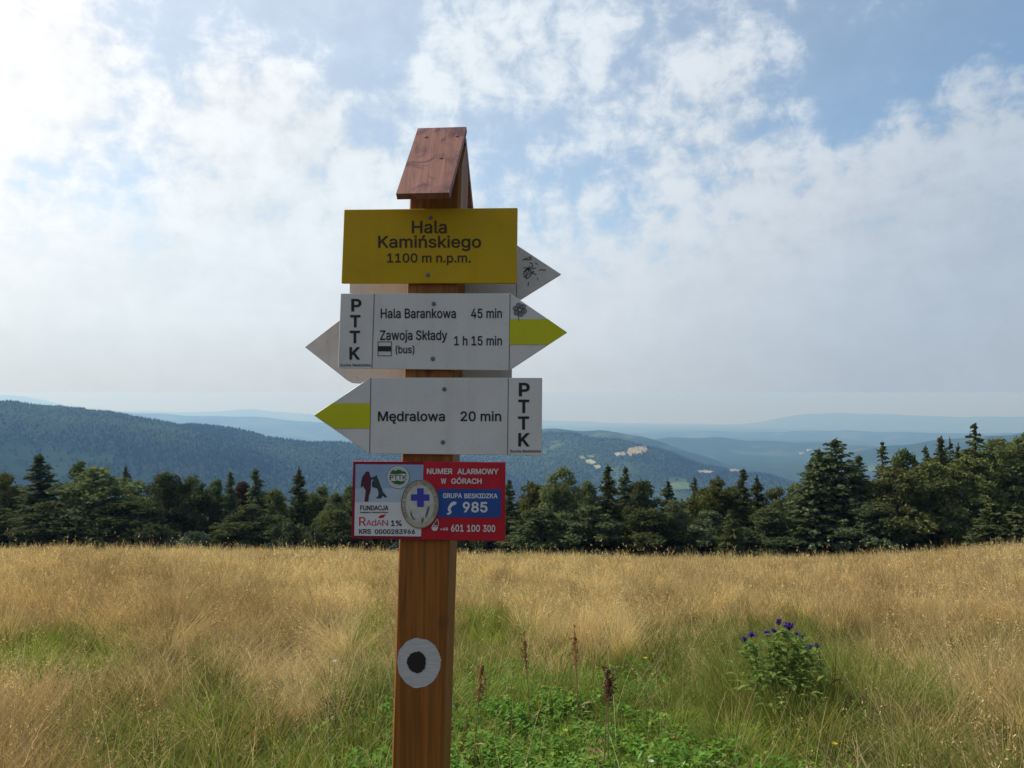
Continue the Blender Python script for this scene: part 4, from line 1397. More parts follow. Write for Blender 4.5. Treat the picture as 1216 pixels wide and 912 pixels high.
# outlines of the letters used on the boards: character, advance, contours (thousandths of an em)
GLYPHS = {}
for row in """%	676	175,283,155,284,137,289,121,297,107,308,95,320,86,335,80,351,76,369,75,388,75,412,76,431,80,448,87,464,96,479,107,492,121,503,137,511,155,515,175,517,196,515,214,511,230,503,244,492,255,479,264,464,270,448,274,431,276,412,276,388,274,369,270,351,264,335,255,320,244,308,230,297,214,289,196,284;175,327,191,329,203,335,212,346,218,358,222,372,223,388,223,412,222,428,219,441,213,454,204,464,191,470,175,473,160,470,148,464,138,454,132,441,128,428,127,412,127,388,128,372,132,358,138,346,147,335,160,329;501,-10,481,-8,462,-3,446,5,432,15,421,28,412,43,406,59,402,77,400,95,400,120,402,138,406,156,412,172,421,187,433,200,447,210,463,218,481,223,501,225,522,223,540,218,556,210,570,200,581,187,590,172,596,156,600,138,601,120,601,95,600,77,596,59,589,43,580,28,569,15,555,5,540,-3,521,-8;501,35,517,37,529,43,538,53,544,66,548,80,549,95,549,120,548,135,544,149,538,162,529,172,517,178,501,180,486,178,473,172,464,162,458,149,454,135,453,120,453,95,454,80,458,66,464,53,473,43,485,37;132,0,482,509,540,509,191,0
(	273	89,207,90,244,94,283,101,324,109,364,119,403,132,441,145,477,160,510,177,539,236,539,219,503,204,466,191,428,179,390,169,351,161,313,156,276,152,241,151,207,152,176,155,145,160,115,167,83,177,50,188,16,202,-19,218,-57,236,-96,177,-96,150,-46,128,4,111,55,99,106,92,156
)	273	37,-96,56,-56,72,-18,86,18,97,52,106,85,113,116,118,147,121,177,122,207,121,241,117,276,112,313,104,351,94,390,82,428,69,466,54,503,37,539,97,539,113,510,128,477,142,441,154,403,164,364,173,323,179,283,183,244,184,207,182,156,174,104,161,53,144,3,123,-47,97,-96
+	453	198,34,198,364,255,364,255,34;61,172,61,226,391,226,391,172
.	188	95,-4,83,-3,73,1,63,9,55,18,51,29,50,41,51,53,55,64,63,73,73,81,83,85,95,87,107,85,118,81,128,73,135,64,140,53,141,41,140,29,135,18,128,9,118,1,107,-3
0	453	227,-7,191,-3,158,7,130,24,105,48,85,77,69,113,57,155,50,202,48,254,50,306,57,353,69,395,85,431,106,461,130,484,159,502,191,512,227,516,262,512,295,502,323,484,348,461,368,431,384,395,396,353,403,306,405,254,403,202,396,155,384,113,368,77,348,48,323,24,295,7,263,-3;227,50,250,52,271,60,290,74,306,92,320,116,330,144,338,176,342,213,344,254,342,295,338,332,330,365,320,393,306,416,290,435,271,449,250,457,227,460,203,457,182,449,163,435,147,416,134,393,123,365,115,332,111,295,109,254,111,213,115,176,123,144,134,116,147,92,163,74,182,60,203,52
1	453	76,0,76,55,391,55,391,0;276,509,276,0,212,0,212,448,209,448,86,358,86,427,198,509
2	453	64,0,64,47,234,229,252,248,268,266,282,282,294,298,303,312,311,327,316,341,319,356,320,371,319,389,315,405,308,419,298,431,287,441,273,449,258,455,241,458,224,460,205,458,188,454,172,447,159,438,148,427,139,413,132,398,128,381,127,362,66,362,68,391,75,418,86,442,102,464,121,482,143,496,168,507,196,513,225,516,254,513,281,507,306,497,328,482,346,465,361,445,372,423,379,398,381,372,380,354,377,336,371,318,363,299,351,280,336,259,317,235,294,209,267,180,153,60,153,57,389,57,389,0
3	453	218,-7,188,-5,159,1,133,10,108,22,88,38,70,57,57,79,48,104,44,132,109,132,112,115,118,100,126,87,137,76,150,66,165,59,182,54,200,51,219,50,239,51,258,55,275,61,291,69,304,80,315,93,323,108,328,125,329,145,328,163,323,180,316,196,306,211,292,223,275,234,254,241,229,246,201,248,157,248,157,299,288,448,288,452,70,452,70,509,372,509,372,461,211,278,211,289,247,290,279,286,308,276,333,262,354,244,371,222,383,198,391,173,393,145,390,116,383,90,370,66,354,45,333,27,309,12,281,2,251,-5
4	453	40,105,40,158,247,509,311,509,109,166,109,163,413,163,413,105;282,0,282,121,282,146,282,318,343,318,343,0
5	453	221,-7,192,-5,165,1,140,11,118,25,99,41,83,60,71,82,63,105,60,130,122,130,125,115,130,102,138,89,148,78,160,68,173,60,188,54,204,51,221,50,241,51,259,56,276,64,291,75,304,89,314,104,322,122,326,141,328,162,326,183,321,203,314,221,303,237,290,251,275,262,257,270,238,275,218,277,201,276,184,273,167,268,152,262,139,255,128,246,67,253,96,509,366,509,366,452,151,452,134,301,136,301,148,311,162,318,178,325,194,330,212,333,229,334,252,332,274,328,294,321,313,311,330,299,345,285,358,269,370,251,379,231,386,210,390,187,391,163,388,132,381,102,369,76,352,52,332,32,309,15,282,3,253,-4
6	453	226,-7,196,-4,168,3,142,15,119,31,100,51,84,74,73,101,66,130,64,162,65,187,71,212,80,239,93,268,112,302,137,340,252,509,322,509,151,261,145,261,151,270,157,279,165,288,174,295,184,302,196,307,208,311,221,313,235,314,265,312,291,305,316,295,337,280,355,262,370,240,380,215,387,187,389,157,387,127,379,98,368,73,352,50,333,30,310,14,284,3,257,-4;226,48,245,50,263,55,279,63,293,73,304,86,314,101,322,119,326,137,327,157,326,178,322,196,314,213,304,228,293,241,279,251,263,259,245,264,226,265,207,264,190,259,174,252,160,241,148,229,138,214,131,197,126,179,125,158,126,138,131,119,138,102,148,86,160,73,174,63,190,55,207,50
8	453	226,-7,193,-5,163,1,136,11,111,25,91,42,74,62,62,84,54,109,52,135,53,156,58,176,65,195,75,212,87,228,101,241,117,252,134,260,153,265,153,267,129,276,109,289,93,308,80,330,73,354,70,380,73,405,79,429,90,450,106,469,124,485,146,498,170,508,197,514,226,516,255,514,282,508,306,498,328,485,346,469,361,450,373,429,379,405,382,380,379,354,372,330,359,308,343,289,323,276,300,267,300,265,319,260,335,252,351,241,365,228,377,212,387,195,395,176,399,156,401,135,398,109,391,84,378,62,362,42,341,25,317,11,289,1,259,-5;226,49,248,50,267,54,285,60,300,69,313,79,323,91,331,106,335,121,337,139,335,157,330,173,322,189,312,202,298,213,283,223,265,230,247,234,226,235,206,234,187,230,169,223,154,213,140,202,130,189,122,173,117,157,115,139,117,121,121,106,129,91,139,79,152,69,167,60,185,54,205,50;226,290,244,291,260,294,274,300,287,308,298,318,307,330,314,344,318,359,319,376,318,392,314,407,308,420,299,432,288,442,275,449,260,455,244,459,226,460,208,459,192,455,177,449,164,442,153,432,145,420,138,407,134,392,133,376,134,359,138,344,145,330,154,318,165,308,178,300,193,294,209,291
9	453	226,516,256,513,285,506,310,494,333,478,352,458,368,434,380,408,387,378,389,347,387,322,382,296,373,270,359,240,340,207,315,168,200,0,130,0,301,248,307,248,302,238,295,229,287,221,278,214,268,207,257,202,245,198,232,195,218,195,188,197,161,203,137,214,116,229,98,247,83,269,72,294,66,321,64,352,66,382,73,411,85,436,101,459,120,479,143,494,168,506,196,513;226,460,207,459,190,454,174,446,160,435,148,423,138,407,131,390,127,372,125,352,127,331,131,313,138,295,148,280,160,268,174,257,190,250,207,245,226,243,245,245,263,249,279,257,293,267,305,280,314,295,322,312,326,330,327,350,326,371,322,390,314,407,305,422,293,435,279,446,263,454,245,459
A	480	16,0,201,509,276,509,463,0,395,0,287,302,280,323,272,346,264,372,255,402,244,438,232,478,245,478,233,437,222,402,213,371,204,345,197,322,191,302,85,0;110,142,110,199,370,199,370,142
B	456	60,0,60,509,241,509,274,507,304,501,329,491,350,477,367,461,381,442,390,421,396,398,398,374,397,353,393,336,387,320,378,307,368,295,356,286,343,278,329,272,315,267,315,262,331,260,347,254,363,245,378,234,391,220,402,203,411,184,416,161,418,136,416,111,410,88,400,67,386,48,368,31,344,18,317,8,284,2,247,0;125,57,245,57,281,60,309,67,330,80,344,96,353,115,355,137,354,153,350,169,342,184,333,197,320,209,306,218,289,225,269,229,248,231,125,231;125,285,238,285,256,287,273,290,288,296,302,304,314,314,323,326,330,340,335,355,336,372,333,393,326,412,313,429,294,442,270,449,240,452,125,452
C	510	267,-7,225,-3,186,7,150,25,119,49,92,79,70,115,53,157,44,203,40,254,44,305,53,352,70,393,92,429,119,459,150,484,186,501,225,512,267,516,293,514,317,511,340,504,362,496,383,485,402,471,419,456,435,438,448,418,459,397,467,373,473,348,408,348,404,365,397,380,389,395,380,407,369,418,357,428,344,437,330,444,315,449,300,453,284,455,267,456,237,453,209,445,184,432,161,414,141,391,125,364,113,332,106,295,103,254,106,213,113,177,125,145,141,117,161,94,184,76,210,63,237,56,267,53,284,54,300,56,315,60,330,65,344,72,357,81,369,90,380,102,389,114,397,128,404,144,408,160,473,160,467,135,459,112,448,91,435,71,420,53,402,38,383,24,363,13,341,5,317,-2,293,-6
D	502	219,0,96,0,96,57,215,57,254,60,288,68,318,81,343,99,363,122,379,149,390,181,397,216,399,255,397,294,390,329,379,361,364,388,344,410,320,428,291,441,258,449,221,452,93,452,93,509,225,509,273,505,315,495,353,478,385,455,412,426,433,391,449,351,458,306,462,255,458,205,449,159,433,119,411,83,384,54,351,31,312,14,268,3;125,509,125,0,60,0,60,509
E	419	60,0,60,509,372,509,372,452,125,452,125,286,355,286,355,229,125,229,125,57,375,57,375,0
F	410	60,0,60,509,369,509,369,452,125,452,125,278,346,278,346,221,125,221,125,0
G	520	269,-7,225,-3,185,7,149,25,118,49,91,79,69,116,53,157,43,203,40,254,43,305,53,352,69,393,91,429,117,459,149,484,184,501,223,512,265,516,291,514,316,510,340,504,363,494,384,483,403,469,421,453,436,436,449,416,460,395,468,373,474,349,408,349,402,365,395,379,387,393,378,406,368,417,356,427,344,436,330,443,315,448,300,453,283,455,265,456,236,453,209,445,183,432,160,414,141,392,125,364,113,332,106,295,103,254,106,213,113,177,125,145,141,117,161,95,184,76,210,63,238,56,269,53,296,55,322,61,345,71,365,85,382,102,396,123,407,147,413,173,415,202,434,199,283,199,283,256,478,256,478,200,475,160,466,124,451,91,431,62,406,38,377,19,344,5,308,-4
H	517	60,0,60,509,125,509,125,289,392,289,392,509,457,509,457,0,392,0,392,232,125,232,125,0
I	300	31,0,31,57,118,57,118,452,31,452,31,509,269,509,269,452,183,452,183,57,269,57,269,0
J	396	185,-7,143,-2,106,11,75,33,52,63,38,100,33,145,33,173,98,173,98,145,100,117,108,93,122,74,139,61,160,53,185,50,209,53,230,61,248,74,261,93,269,117,272,145,272,509,336,509,336,145,332,100,318,63,294,33,263,11,227,-2
K	467	104,145,104,216,116,231,128,246,139,261,151,275,162,289,174,303,187,317,199,331,212,344,364,509,448,509,231,276,228,276;60,0,60,509,125,509,125,334,124,225,125,193,125,0;372,0,188,259,228,309,449,0
L	393	60,0,60,509,125,509,125,57,361,57,361,0
M	628	60,0,60,509,152,509,277,187,287,159,299,123,311,84,322,49,307,49,318,83,330,121,342,158,352,187,476,509,568,509,568,0,504,0,504,291,504,327,505,369,506,413,507,457,513,457,508,441,503,425,498,409,482,363,467,322,456,291,342,0,286,0,170,291,159,321,145,361,129,408,112,457,119,457,120,416,121,372,122,328,122,291,122,0
N	523	60,0,60,509,136,509,343,183,349,174,355,163,363,151,371,137,379,122,388,107,396,90,405,73,414,55,405,54,403,72,402,90,401,108,400,126,399,142,399,157,399,195,399,509,463,509,463,0,387,0,202,290,177,331,168,346,159,363,148,381,108,452,119,454,122,384,124,328,125,291,125,0
O	533	267,-7,225,-3,186,7,150,25,119,49,92,79,70,115,53,157,44,203,40,254,44,305,53,352,70,393,92,429,119,459,150,484,186,501,225,512,267,516,309,512,348,501,384,484,415,459,442,429,464,393,480,352,490,305,493,254,490,203,480,157,464,115,442,79,415,49,384,25,348,7,309,-3;267,53,296,55,324,63,349,76,372,94,392,116,408,144,420,176,428,213,430,254,428,295,420,332,408,365,392,392,372,415,349,433,324,446,296,453,267,456,237,453,210,445,184,433,161,415,142,392,125,364,113,332,106,295,103,254,106,213,113,176,125,144,142,117,161,94,184,76,210,63,237,55
P	445	60,0,60,509,235,509,272,506,305,499,332,487,356,471,375,452,390,430,400,404,407,377,409,348,407,318,400,291,390,265,375,243,356,223,332,207,305,195,272,188,235,186,109,186,109,242,233,242,257,244,279,248,297,256,312,266,324,279,333,294,339,310,343,328,344,348,343,367,339,385,333,402,324,416,312,428,297,439,279,446,257,451,232,452,125,452,125,0
R	449	60,0,60,509,236,509,273,506,305,500,333,489,356,473,376,455,390,433,401,408,407,381,409,352,407,323,401,296,390,271,376,250,356,232,333,217,305,206,273,200,236,198,96,198,96,255,234,255,258,256,280,260,298,267,313,276,325,287,334,300,340,316,344,333,345,352,344,371,340,389,334,405,325,419,313,430,298,440,279,446,258,451,233,452,125,452,125,0;353,0,230,229,303,229,428,0
S	447	224,-9,188,-7,156,-1,128,9,102,23,81,40,64,60,51,83,42,109,38,137,104,137,108,118,114,102,123,88,136,76,150,66,166,59,185,53,204,50,224,49,246,50,267,54,286,60,303,69,317,79,329,92,338,106,344,122,346,139,344,154,340,168,332,179,322,189,310,197,296,205,280,211,263,217,245,222,184,239,145,253,112,269,86,289,67,313,56,341,52,372,54,400,62,425,75,448,92,468,113,484,138,498,165,508,195,514,227,516,259,514,289,508,316,498,340,484,360,468,377,449,390,427,398,403,401,378,337,378,332,402,320,421,302,437,280,449,254,456,225,459,204,457,185,454,167,448,152,440,139,430,129,418,121,405,117,391,115,376,117,359,122,345,131,334,142,324,155,315,169,308,184,302,198,297,212,293,264,279,279,275,295,270,312,264,328,256,344,248,359,238,372,226,384,213,395,198,402,180,407,161,408,139,406,112,399,87,386,64,370,43,349,25,323,11,294,0,261,-7
T	449	32,452,32,509,417,509,417,452,257,452,257,0,193,0,193,452
U	517	259,-8,220,-6,186,2,154,15,126,33,103,55,85,80,71,108,63,140,60,173,60,509,124,509,124,178,126,155,132,133,141,113,153,95,169,80,187,68,208,59,232,53,259,52,285,53,309,59,331,68,349,80,364,95,377,113,385,133,391,155,393,178,393,509,457,509,457,173,454,140,446,108,433,80,414,55,391,33,363,15,332,2,297,-6
W	686	155,0,16,509,82,509,163,196,167,179,172,162,175,145,187,94,190,76,194,58,197,40,189,40,193,58,196,76,200,94,203,111,207,128,211,145,224,196,306,509,380,509,462,196,466,179,470,162,474,145,486,94,490,76,494,58,497,40,488,40,492,58,495,76,499,94,503,111,506,128,510,145,523,196,603,509,670,509,530,0,455,0,368,323,362,345,357,368,351,391,346,417,341,445,336,475,350,475,345,446,340,420,335,395,330,371,324,347,318,323,230,0
Y	472	203,0,203,208,16,509,91,509,192,344,203,327,213,309,222,292,231,274,240,254,250,230,224,230,233,254,242,275,251,293,260,310,270,327,280,344,381,509,455,509,268,208,268,0
Z	438	42,0,42,46,273,385,284,400,295,415,306,431,318,446,329,461,341,476,348,454,327,453,306,453,285,452,265,452,244,452,223,452,40,452,40,509,397,509,397,462,169,129,157,113,146,97,134,81,97,33,90,54,111,55,131,56,152,57,173,57,193,57,214,57,399,57,399,0
a	389	160,-9,137,-7,115,-3,94,5,76,15,60,29,48,45,38,63,32,84,30,108,32,128,36,146,43,161,53,174,64,184,78,193,92,200,108,206,125,211,143,214,161,217,178,220,234,227,247,229,257,231,265,235,271,240,274,246,276,255,276,257,275,272,272,285,267,297,260,307,251,315,240,322,227,327,212,330,196,331,178,330,163,327,149,322,137,316,127,309,118,301,110,292,104,283,100,274,41,291,51,313,64,331,79,346,95,358,114,368,133,375,153,380,173,383,194,384,208,384,223,382,239,379,255,375,271,369,286,360,300,350,312,336,322,320,330,301,335,278,337,251,337,0,277,0,277,52,272,52,267,43,260,34,252,25,242,16,229,8,215,1,199,-4,181,-7;170,45,192,47,211,51,228,59,242,68,254,80,263,93,270,108,274,122,276,138,276,190,272,187,267,184,259,182,251,180,241,178,231,176,200,171,175,168,161,166,147,163,134,159,122,153,112,147,103,139,97,130,93,118,92,105,93,93,96,82,102,72,109,64,119,57,130,52,142,48,156,46
b	424	229,-8,208,-7,189,-3,172,4,159,12,147,21,138,31,130,41,123,50,118,59,112,59,112,0,53,0,53,509,114,509,114,319,118,319,123,327,130,336,137,346,147,355,158,364,171,373,188,379,207,383,229,384,259,382,287,374,313,361,335,342,354,320,370,293,381,261,388,227,390,189,388,151,381,116,370,84,355,57,336,34,313,16,288,3,260,-6;220,47,242,49,262,55,279,66,294,80,306,97,316,117,323,139,327,163,328,189,327,215,323,239,316,261,307,281,295,298,280,311,262,322,243,328,220,330,198,328,178,322,161,312,147,299,134,282,125,263,118,241,114,216,113,189,114,162,118,138,125,115,135,95,147,78,162,65,179,55,198,49
c	396	207,-8,174,-5,144,3,117,16,93,35,72,58,56,85,44,116,37,150,34,187,37,225,44,260,56,291,72,318,93,341,117,360,144,374,174,382,207,384,226,384,243,381,260,377,276,371,291,364,305,356,318,346,330,335,340,322,349,308,356,293,362,277,303,262,300,272,295,281,290,289,284,297,278,304,270,311,261,316,252,321,242,325,231,328,220,329,207,330,184,328,163,321,145,310,130,296,118,278,108,258,102,236,98,212,96,187,98,163,102,139,108,117,118,97,130,80,145,66,163,55,184,49,207,46,220,47,232,49,243,52,253,55,262,60,271,66,279,73,285,80,292,89,297,98,301,107,304,117,363,102,357,86,350,70,341,56,331,43,319,32,306,21,292,12,277,5,261,-1,244,-5,226,-7
d	424	195,-8,165,-6,137,3,111,16,89,34,70,57,55,84,43,116,36,151,34,189,36,227,43,261,55,293,70,320,89,342,112,361,137,374,165,382,196,384,218,383,237,379,253,373,267,364,278,355,287,346,295,336,301,327,306,319,311,319,311,509,372,509,372,0,313,0,313,59,307,59,301,50,295,41,287,31,277,21,266,12,252,4,236,-3,217,-7;205,47,226,49,246,55,263,65,278,78,290,95,299,115,306,138,310,162,312,189,310,216,306,241,300,263,290,282,278,299,263,312,246,322,227,328,205,330,182,328,162,322,145,311,130,298,118,281,108,261,102,239,98,215,96,189,98,163,102,139,109,117,118,97,130,80,145,66,162,55,182,49
e	404	212,-8,177,-5,145,3,117,16,92,35,72,58,56,85,44,116,37,150,34,187,36,224,44,258,55,290,71,317,91,340,115,359,142,373,172,382,205,384,226,383,246,380,266,374,285,366,303,355,319,341,334,324,347,305,357,282,365,256,370,227,371,194,371,169,75,169,75,221,338,221,310,202,308,226,304,248,298,269,288,286,277,301,263,314,246,323,227,328,205,330,183,328,164,323,146,313,131,301,119,286,109,270,102,251,97,231,96,211,96,178,98,151,102,127,110,106,121,88,135,73,151,61,169,53,190,48,212,46,227,47,241,49,254,53,265,58,276,65,285,73,294,82,300,93,306,105,365,91,358,72,348,55,335,39,320,26,302,14,283,4,261,-3,237,-7
g	425	207,-151,180,-149,156,-146,134,-140,114,-132,97,-122,82,-110,70,-97,59,-84,51,-69,101,-41,107,-49,114,-57,122,-66,131,-74,142,-82,154,-88,169,-93,187,-96,207,-97,236,-95,261,-87,282,-75,298,-58,308,-34,311,-6,311,68,306,68,301,60,294,51,287,41,277,32,266,23,252,16,236,10,217,6,195,5,165,7,138,14,113,27,90,43,71,65,55,90,43,120,36,154,34,191,36,229,43,263,55,293,71,320,90,342,112,361,138,374,166,382,196,384,218,383,237,379,253,373,267,365,279,356,288,346,296,336,302,327,308,319,313,319,313,379,372,379,372,-9,370,-40,363,-67,350,-90,334,-109,314,-124,291,-136,265,-144,237,-149;205,59,227,61,246,66,264,75,278,87,290,103,300,121,307,142,311,166,312,193,311,219,307,242,300,264,291,283,279,299,264,312,247,322,227,328,205,330,182,328,163,322,145,312,130,298,118,282,109,262,102,241,98,218,96,193,98,167,102,144,109,123,118,104,131,88,145,76,163,66,183,61
h	410	114,227,114,0,53,0,53,509,114,509,114,287,102,287,116,319,132,344,152,362,175,374,200,382,227,384,252,383,275,377,295,369,313,356,328,340,341,321,350,298,355,271,357,240,357,0,296,0,296,235,293,263,286,286,273,304,256,318,235,326,210,329,192,328,176,324,161,317,147,308,136,297,126,283,119,266,115,248
i	167	53,0,53,379,114,379,114,0;84,443,73,444,63,448,54,455,47,463,43,472,41,483,43,494,47,504,54,512,63,518,73,522,84,524,95,522,105,518,114,512,121,504,125,494,126,483,125,472,121,463,114,455,105,448,95,444
j	167	53,379,114,379,114,-30,112,-52,108,-72,102,-90,92,-106,80,-119,65,-129,47,-137,27,-141,4,-143,-10,-143,-10,-87,2,-87,18,-85,31,-80,40,-72,47,-61,51,-46,53,-29;83,443,72,444,62,448,53,455,47,463,42,472,41,483,42,494,47,504,53,512,62,518,72,522,83,524,95,522,105,518,114,512,120,504,125,494,126,483,125,472,120,463,114,455,105,448,95,444
k	381	110,137,110,212,121,212,284,379,360,379,184,199,177,199;53,0,53,509,114,509,114,0;294,0,148,186,191,229,372,0
l	189	139,-2,112,0,91,8,74,20,62,37,55,59,53,84,53,509,114,509,114,99,114,83,117,71,120,62,126,57,135,53,146,52,160,53,170,54,181,3,162,-1,154,-2,147,-2
m	610	53,0,53,379,112,379,112,295,108,295,114,314,122,331,132,346,144,358,158,368,172,376,187,382,203,385,219,386,245,383,268,375,287,361,303,342,314,320,321,295,312,295,318,312,326,329,337,343,350,356,364,366,381,375,398,381,417,385,437,386,458,385,478,380,497,372,514,361,529,346,541,328,550,307,555,283,557,255,557,0,496,0,496,254,493,279,485,298,473,313,456,323,438,329,419,330,402,329,387,326,374,320,363,312,353,302,345,290,340,277,336,263,335,247,335,0,274,0,274,260,272,280,265,297,253,311,238,322,220,328,199,330,185,329,171,326,158,320,145,312,135,302,126,289,119,274,115,257,114,238,114,0
n	410	114,227,114,0,53,0,53,379,112,379,112,287,102,287,116,319,132,344,152,362,175,374,200,382,227,384,252,383,275,377,295,369,313,356,328,340,341,321,350,298,355,271,357,240,357,0,296,0,296,235,293,263,286,286,273,304,256,318,235,326,210,329,192,328,176,324,161,317,147,308,136,297,126,283,119,266,115,248
o	415	207,-8,174,-5,144,3,117,16,93,35,72,58,56,85,44,116,37,150,34,187,37,225,44,260,56,291,72,318,93,341,117,360,144,374,174,382,207,384,241,382,271,374,299,360,323,341,343,318,359,291,371,260,379,225,381,187,379,150,371,116,359,85,343,58,323,35,299,16,271,3,241,-5;207,46,231,49,252,55,270,66,285,80,298,97,307,117,314,139,318,163,319,187,318,212,314,236,307,258,298,278,285,296,270,310,252,321,231,328,207,330,184,328,163,321,145,310,130,296,118,278,108,258,102,236,98,212,96,187,98,163,102,139,108,117,118,97,130,80,145,66,163,55,184,49
p	424	53,-143,53,379,112,379,112,319,118,319,123,327,130,336,137,346,147,355,158,364,171,373,188,379,207,383,229,384,259,382,287,374,313,361,335,342,354,320,370,293,381,261,388,227,390,189,388,151,381,116,370,84,355,57,336,34,313,16,288,3,260,-6,229,-8,208,-7,189,-3,173,4,159,12,147,21,138,31,130,41,124,50,118,59,114,59,114,-143;220,47,242,49,262,55,279,66,294,80,306,97,316,117,323,139,327,163,328,189,327,215,323,239,316,261,307,281,295,298,280,311,262,322,243,328,220,330,198,328,178,322,161,312,147,299,134,282,125,263,118,241,114,216,113,189,114,162,118,138,125,115,135,95,147,78,162,65,179,55,198,49
r	259	53,0,53,379,112,379,112,321,115,321,124,339,137,354,152,367,171,377,191,383,213,385,229,384,243,384,243,322,230,324,223,325,215,326,207,326,190,324,174,321,159,315,146,306,135,296,126,284,119,269,115,254,114,237,114,0
s	365	182,-8,157,-7,133,-3,112,3,93,12,76,24,62,38,50,54,41,73,36,94,94,107,101,87,111,72,124,60,141,52,160,47,181,45,206,47,227,53,244,62,258,74,265,88,268,103,266,115,262,126,254,136,243,144,229,150,212,155,149,170,118,180,92,192,72,208,58,227,50,249,47,274,49,295,55,314,65,332,79,347,95,360,115,370,137,378,161,383,187,384,212,383,234,379,254,372,271,363,286,352,299,339,309,324,318,308,324,290,268,277,262,291,254,304,243,316,228,325,210,331,187,333,166,331,147,326,131,317,119,305,111,292,109,277,110,264,115,253,124,243,136,235,152,229,172,223,229,209,261,200,287,187,306,171,320,153,328,131,331,107,329,85,323,65,312,47,298,31,281,18,260,6,236,-2,210,-7
t	227	204,379,204,327,6,327,6,379;65,471,126,471,126,98,127,83,130,70,136,61,144,55,156,51,170,50,185,51,202,54,213,2,207,0,200,-2,192,-3,184,-3,176,-4,168,-4,138,-1,113,7,92,21,77,41,68,64,65,93
u	410	182,-5,158,-3,135,2,115,11,97,23,82,39,69,59,60,82,54,109,53,139,53,379,114,379,114,144,116,117,124,94,137,75,154,61,175,53,200,50,218,51,234,55,249,62,263,71,274,83,283,97,290,113,295,132,296,153,296,379,357,379,357,0,298,0,298,92,307,92,294,60,277,35,257,17,234,5,209,-3
w	567	138,0,23,379,87,379,133,214,140,190,147,164,154,137,161,107,168,75,175,41,165,41,172,74,179,105,186,135,192,163,199,189,206,214,252,379,316,379,362,214,368,189,375,163,382,136,388,106,395,75,402,41,391,41,399,75,406,106,413,135,420,163,427,189,434,214,480,379,545,379,429,0,368,0,319,172,305,225,300,243,295,262,291,280,277,338,291,338,277,280,263,225,258,207,253,189,248,172,199,0
y	389	47,-139,61,-86,71,-87,83,-89,94,-90,104,-89,113,-86,122,-81,130,-74,138,-64,145,-51,151,-36,163,-1,17,379,84,379,165,155,173,132,180,109,187,87,193,64,199,42,206,21,184,21,190,42,196,64,202,87,209,110,216,132,224,155,305,379,371,379,204,-58,196,-77,187,-93,177,-107,165,-119,153,-128,139,-136,125,-141,109,-144,91,-145,82,-145,73,-144,65,-143,57,-142,52,-140
z	380	42,0,42,46,254,320,254,323,48,323,48,379,333,379,333,331,126,60,126,56,339,56,339,0
Ó	533	267,-7,225,-3,186,7,150,25,119,49,92,79,70,115,53,157,44,203,40,254,44,305,53,352,70,393,92,429,119,459,150,484,186,501,225,512,267,516,309,512,348,501,384,484,415,459,442,429,464,393,480,352,490,305,493,254,490,203,480,157,464,115,442,79,415,49,384,25,348,7,309,-3;267,53,296,55,324,63,349,76,372,94,392,116,408,144,420,176,428,213,430,254,428,295,420,332,408,365,392,392,372,415,349,433,324,446,296,453,267,456,237,453,210,445,184,433,161,415,142,392,125,364,113,332,106,295,103,254,106,213,113,176,125,144,142,117,161,94,184,76,210,63,237,55;240,558,288,659,356,659,290,558
ę	404	212,-8,177,-5,145,3,117,16,92,35,72,58,56,85,44,116,37,150,34,187,36,224,44,258,55,290,71,317,91,340,115,359,142,373,172,382,205,384,226,383,246,380,266,374,285,366,303,355,319,341,334,324,347,305,357,282,365,256,370,227,371,194,371,169,75,169,75,221,338,221,310,202,308,226,304,248,298,269,288,286,277,301,263,314,246,323,227,328,205,330,183,328,164,323,146,313,131,301,119,286,109,270,102,251,97,231,96,211,96,178,98,151,102,127,110,106,121,88,135,73,151,61,169,53,190,48,212,46,227,47,241,49,254,53,265,58,276,65,285,73,294,82,300,93,306,105,365,91,358,72,348,55,335,39,320,26,302,14,283,4,261,-3,237,-7;299,-148,278,-146,259,-141,243,-131,230,-118,222,-102,220,-82,220,-74,221,-66,223,-58,226,-50,230,-41,234,-33,238,-25,244,-17,249,-9,255,0,262,9,269,17,365,91,358,72,351,54,342,38,332,23,323,9,314,-4,305,-16,297,-28,290,-39,285,-50,282,-60,281,-70,282,-78,284,-84,288,-90,294,-94,301,-96,310,-97,316,-97,322,-96,327,-94,341,-88,358,-133,351,-137,343,-140,334,-143,323,-146,312,-148
ł	207	151,-2,124,0,102,8,85,20,73,37,66,59,64,84,64,509,125,509,125,99,126,83,128,71,131,62,137,57,146,53,157,52,172,53,181,54,192,3,173,-1,166,-2,158,-2;6,225,6,280,183,382,183,328
ń	410	114,227,114,0,53,0,53,379,112,379,112,287,102,287,116,319,132,344,152,362,175,374,200,382,227,384,252,383,275,377,295,369,313,356,328,340,341,321,350,298,355,271,357,240,357,0,296,0,296,235,293,263,286,286,273,304,256,318,235,326,210,329,192,328,176,324,161,317,147,308,136,297,126,283,119,266,115,248;178,429,226,529,294,529,228,429
 	188	""".split("\n"):
    c_, a_, o_ = row.split("\t")
    GLYPHS[c_] = (int(a_), [np.array(p.split(","), float).reshape(-1, 2) for p in o_.split(";") if p])
FC = {}


